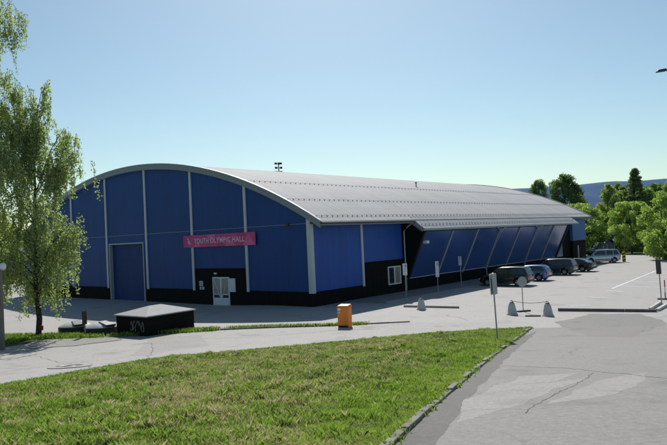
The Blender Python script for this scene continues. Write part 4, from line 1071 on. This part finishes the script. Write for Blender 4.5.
plant('round_dark', 566, 140, topz(566, 171, 140), 'big dense dark green tree rising behind the far end of the hall roof', group=W, sx=.78)
plant('round_bright2', 588, 118, topz(588, 203, 118), 'low bright green tree against the far end wall of the hall', group=W, sx=1.25)
plant('round_bright', 599, 124, topz(599, 212, 124), 'bright green tree with a low crown directly above the distant dark car', group=W, sx=1.0)
plant('tall_pale', 611, 122, topz(611, 180, 122), 'tall pale green birch-like tree above the silver people carrier', group=W, sx=1.05)
plant('tall_mid', 620, 150, topz(620, 179, 150), 'dark tall tree behind the pale birch-like tree', group=W, sx=.75)
plant('spruce', 638, 128, topz(638, 164, 128), 'tallest tree of the row, a pointed dark spruce', group=W, name='spruce_tree', sx=1.35)
plant('round_bright', 630.5, 106, topz(631, 197, 106), 'round bright green tree with its dark trunk bared in the middle of the row', group=W, sx=.95)
plant('tall_mid', 650, 130, topz(650, 186, 130), 'mid green tree standing behind and right of the pointed spruce', group=W)
plant('round_mid', 645, 116, topz(645, 212, 116), 'lower mid green tree between the bare-trunk tree and the big right-hand crown', group=W)
plant('round_bright2', 664, 84, topz(664, 190, 84), 'large bright yellow green crown overhanging the right edge of the lot', group=W, sx=.85)
plant('tall_pale', 672, 118, topz(672, 178, 118), 'tall pale tree behind the large crown at the right edge', group=W)
plant('round_mid', 700, 95, 12, 'mid green tree just beyond the right edge of the view', group=W)
plant('round_bright', 577, 126, 9.5, 'bright green tree peeping out between the roof end and the low bright tree', group=W, sx=1.1)
plant('round_mid', 657, 138, 13, 'mid green tree filling the gap right of the spruce, in the second row', group=W)
plant('round_mid', 622, 132, 12.5, 'mid green tree filling the gap behind the round bare-trunk tree', group=W)
plant('tall_mid', 600, 150, 9.5, 'darker tree in the second row behind the tall pale tree', group=W)
plant('tall_pale', 655, 150, topz(655, 183, 150), 'tall pale tree in the back row right of the spruce', group=W, sx=.9)
plant('tall_mid', 628, 155, topz(628, 184, 155), 'mid green tree in the back row left of the spruce', group=W, sx=.9)
plant('round_bright2', 606, 138, topz(606, 206, 138), 'bright green tree in the back row above the distant dark car', group=W, sx=1.0)
# undergrowth of the wood: one mass
cs = []
for k in range(150):
    px = random.uniform(560, 745); p = at_depth(px, random.uniform(112, 150)); cs.append((p.x, p.y, p.z+random.uniform(.2, 2.8)))
cs = np.array(cs); pk = rng.integers(0, len(cs), 42000); d = rng.normal(size=(42000, 3))*np.array([1.5, 1.5, .95])
pos = cs[pk]+d; pos = pos[pos[:, 2] > .05]
V, Fc = leaf_quads(pos, .36); tag(np_mesh('undergrowth', V, Fc, MT['leaf_mid'], np.repeat(rng.random(len(pos)), 4)), kind='stuff')
# trees left of and behind the hall, seen through the birches
for i, (px, d, h, k, lb) in enumerate([(-28, 118, 11, 'round_mid', 'mid green tree far behind the birches, outermost at left'), (-4, 125, 12, 'round_dark', 'dark tree far behind the lamp pole at left'), (14, 132, 10, 'round_mid', 'mid green tree at the far left corner of the hall')]):
    plant(k, px, d, h, lb, group='trees behind the left end of the hall')

# weeping birches, close at left
LATV = Vector((R0.x, R0.y, 0)); DEPV = Vector((H2.x, H2.y, 0))
def birch(px, py, Ht, label, seed, nlimb, nleaf, base, env, limbs, tr=.17):
    """limbs = (sideways, depth, height at the trunk, height at the tip, number of hanging twigs)"""
    random.seed(seed); p = G(px, py); r = empty('birch_tree', p, 0, label, 'tree', 'weeping birches at the left edge')
    tm = MB(); tp = branch_path((0, 0, -.2), LATV*.15+Vector((0, 0, Ht*.93)), 0, 12, .012)
    tm.tube(tp, [tr*(1-.92*(i/11)**1.1) for i in range(12)], 10)
    todo = list(limbs)
    for k in range(nlimb):
        t = (k+random.random())/nlimb; z0 = base+(Ht*.90-base)*t; a = k*2.39996+random.uniform(-.5, .5)
        w = env(t)*random.uniform(.4, 1.05); z1 = z0+w*random.uniform(.25, .8)
        todo.append((w*math.cos(a), w*math.sin(a), z0, min(z1, Ht), int(8+w*7)))
    strands = []
    for sx_, dy_, z0, z1, ns in todo:
        q = min(10, int(z0/Ht*11.2)); a0 = tp[q].lerp(tp[q+1], min(1, max(0, z0/Ht*11.2-q)))
        out = LATV*sx_+DEPV*dy_; w = out.length; rise = z1-a0.z
        b = Vector((out.x, out.y, z1)); mid_ = a0.lerp(b, .55)+Vector((0, 0, abs(rise)*.14)); b2 = b+out*.15+Vector((0, 0, -.2*w-.1))
        path = [a0, a0.lerp(mid_, .5)+Vector((random.gauss(0, .08), random.gauss(0, .08), 0)), mid_, b, b2]; th = 1-.6*z0/Ht
        tm.tube(path, [.058*th, .045*th, .032*th, .016, .006], 6, False)
        for s_ in range(ns):
            u = random.uniform(.25, 1.0); n_ = u*4; i0 = min(3, int(n_)); c = path[i0].lerp(path[i0+1], n_-i0)
            c = c+Vector((random.gauss(0, .28), random.gauss(0, .28), random.gauss(.05, .16)))
            L = random.uniform(.5, 2.4); L = min(L, max(.3, c.z-1.0))
            d_ = Vector((random.gauss(0, .15), random.gauss(0, .15), -1)); e = c+d_*L
            strands.append((c, e, L)); tm.tube([c, c.lerp(e, .5)+Vector((random.gauss(0, .04), random.gauss(0, .04), 0)), e], [.010, .008, .005], 3, False)
    tm.build('trunk', MT['birch'], r, smooth=60)
    w = np.array([s_[2]+.35 for s_ in strands]); w /= w.sum(); pk = rng.choice(len(strands), nleaf, p=w)
    A = np.array([tuple(s_[0]) for s_ in strands])[pk]; B = np.array([tuple(s_[1]) for s_ in strands])[pk]
    u = rng.random(nleaf)[:, None]; pos = A*(1-u)+B*u+rng.normal(size=(nleaf, 3))*np.array([.085, .085, .06])
    tint_ = np.clip(.5*rng.random(len(strands))[pk]+.5*rng.random(nleaf), 0, 1)
    V, Fc = leaf_quads(pos, .135, droop=.9); np_mesh('crown', V, Fc, MT['birchleaf'], np.repeat(tint_, 4), r)
    return r
birch(38, 336.5, 14.6, 'weeping birch with its whole dark trunk visible behind the verge', 21, 24, 41000, 2.6, lambda t: 2.0 if t < .6 else 2.0*(1-(t-.6)/.4*.6),
      [(2.1, -.3, 8.6, 12.0, 34), (2.3, .3, 7.8, 10.6, 30), (1.7, .5, 8.8, 11.6, 26), (2.2, .1, 4.2, 6.6, 36), (2.0, -.6, 3.8, 6.1, 32), (1.9, .4, 3.2, 4.9, 24), (.7, .2, 11, 14.6, 24), (1.0, -.3, 10.5, 13.6, 20), (-.8, 0, 11, 14.6, 26), (-1.8, .3, 9.5, 13.3, 30), (-2.2, -.4, 5, 8, 30), (-1.6, -.5, 3, 4.6, 24), (-2.6, .4, 7, 10.4, 30)])
birch(-32, 341, 22.5, 'taller birch at the left edge with only its hanging branches in view', 23, 44, 60000, 2.6, lambda t: 3.5 if t < .5 else 3.3-1.0*(t-.5),
      [(2.3, 0, 16.5, 19.8, 26), (2.5, .3, 15, 18.4, 26), (2.6, -.2, 10.5, 13.6, 30), (3.2, .2, 9, 12, 34), (3.4, -.4, 6.5, 9, 34), (3.0, .3, 4, 6.2, 30), (2.6, -.5, 3, 4.8, 24)], .2)
# small red-brown box fixed to the trunk
m = MB(); m.box((-.11, -.09, -.14), (.11, .09, .14)); o = m.build('nest_box', MT['rust'], None, bevel=.03); o.location = G(38, 336.5)+Vector((.20, .10, .5)); o.rotation_euler.z = YAW
tag(o, 'small rusty red box fixed low on the birch trunk', 'box')

# ------------------------------------------------------------------ hills
ridge = [(-420, 214), (-250, 222), (-120, 228), (-20, 229), (60, 228), (200, 222), (340, 206), (430, 195), (500, 187), (540, 183.5), (580, 181), (610, 178.5), (640, 177), (667, 175.5), (740, 172), (850, 176), (1000, 190)]
m = MB(); vs = []; nc = 150; nrw = 14; D0, D1 = 2600, 4300
for i in range(nc):
    px = ridge[0][0]+(ridge[-1][0]-ridge[0][0])*i/(nc-1)
    for (a, ya), (b, yb) in zip(ridge, ridge[1:]):
        if a <= px <= b: yy = ya+(yb-ya)*(px-a)/(b-a); break
    d = Fv*F_PX+Rv*(px-PX)-Uv*(232-PY); d.z = 0; dl = d.normalized(); c = dl.x*H2.x+dl.y*H2.y
    hor = 232.6-(px-333.5)*.0467
    for j in range(nrw):
        t = j/(nrw-1); dist = D0+(D1-D0)*t; zt = 5+max(3, (hor-yy))*D1/F_PX
        z = zt*sstep(0, 1, t)**.8+(noise.noise(Vector((px*.03, t*4, 2)))*26+noise.noise(Vector((px*.12, t*9, 5)))*9)*math.sin(math.pi*min(1, t*1.0))
        if t == 1: z += noise.noise(Vector((px*.5, 0, 3)))*3+noise.noise(Vector((px*.09, 0, 8)))*5
        vs.append((CAM.x+dl.x*dist/c, CAM.y+dl.y*dist/c, z-12*(1-t)))
m.add(vs, [(i*nrw+j, i*nrw+j+1, (i+1)*nrw+j+1, (i+1)*nrw+j) for i in range(nc-1) for j in range(nrw-1)])
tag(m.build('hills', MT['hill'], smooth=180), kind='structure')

# ------------------------------------------------------------------ light
sun_dir = Vector((-.70, .84, 1.0)).normalized()                       # towards the sun
sl = bpy.data.lights.new('sun', 'SUN'); sl.energy = 5.0; sl.angle = R_(.53); sl.color = (1, .955, .89)
so = bpy.data.objects.new('sun', sl); COL.objects.link(so); so.rotation_euler = sun_dir.to_track_quat('Z', 'Y').to_euler(); so.location = (-60, 80, 90)
wd = bpy.data.worlds.new('World'); S.world = wd; wd.use_nodes = True; nt = wd.node_tree
bg = nt.nodes['Background']; sk = nt.nodes.new('ShaderNodeTexSky'); sk.sky_type = 'NISHITA'; sk.sun_disc = False
sk.sun_elevation = math.asin(sun_dir.z); sk.sun_rotation = math.atan2(sun_dir.x, sun_dir.y)
sk.altitude = 0; sk.air_density = 1.0; sk.dust_density = .6; sk.ozone_density = 1.2
tn = nt.nodes.new('ShaderNodeMix'); tn.data_type = 'RGBA'; tn.blend_type = 'MULTIPLY'; tn.inputs[0].default_value = 1; tn.inputs[7].default_value = (.885, 1.015, .985, 1)
nt.links.new(sk.outputs[0], tn.inputs[6]); nt.links.new(tn.outputs[2], bg.inputs[0]); bg.inputs[1].default_value = .095
S.view_settings.view_transform = 'Standard'; S.view_settings.look = 'None'; S.view_settings.exposure = 0
S.cycles.use_denoising = True
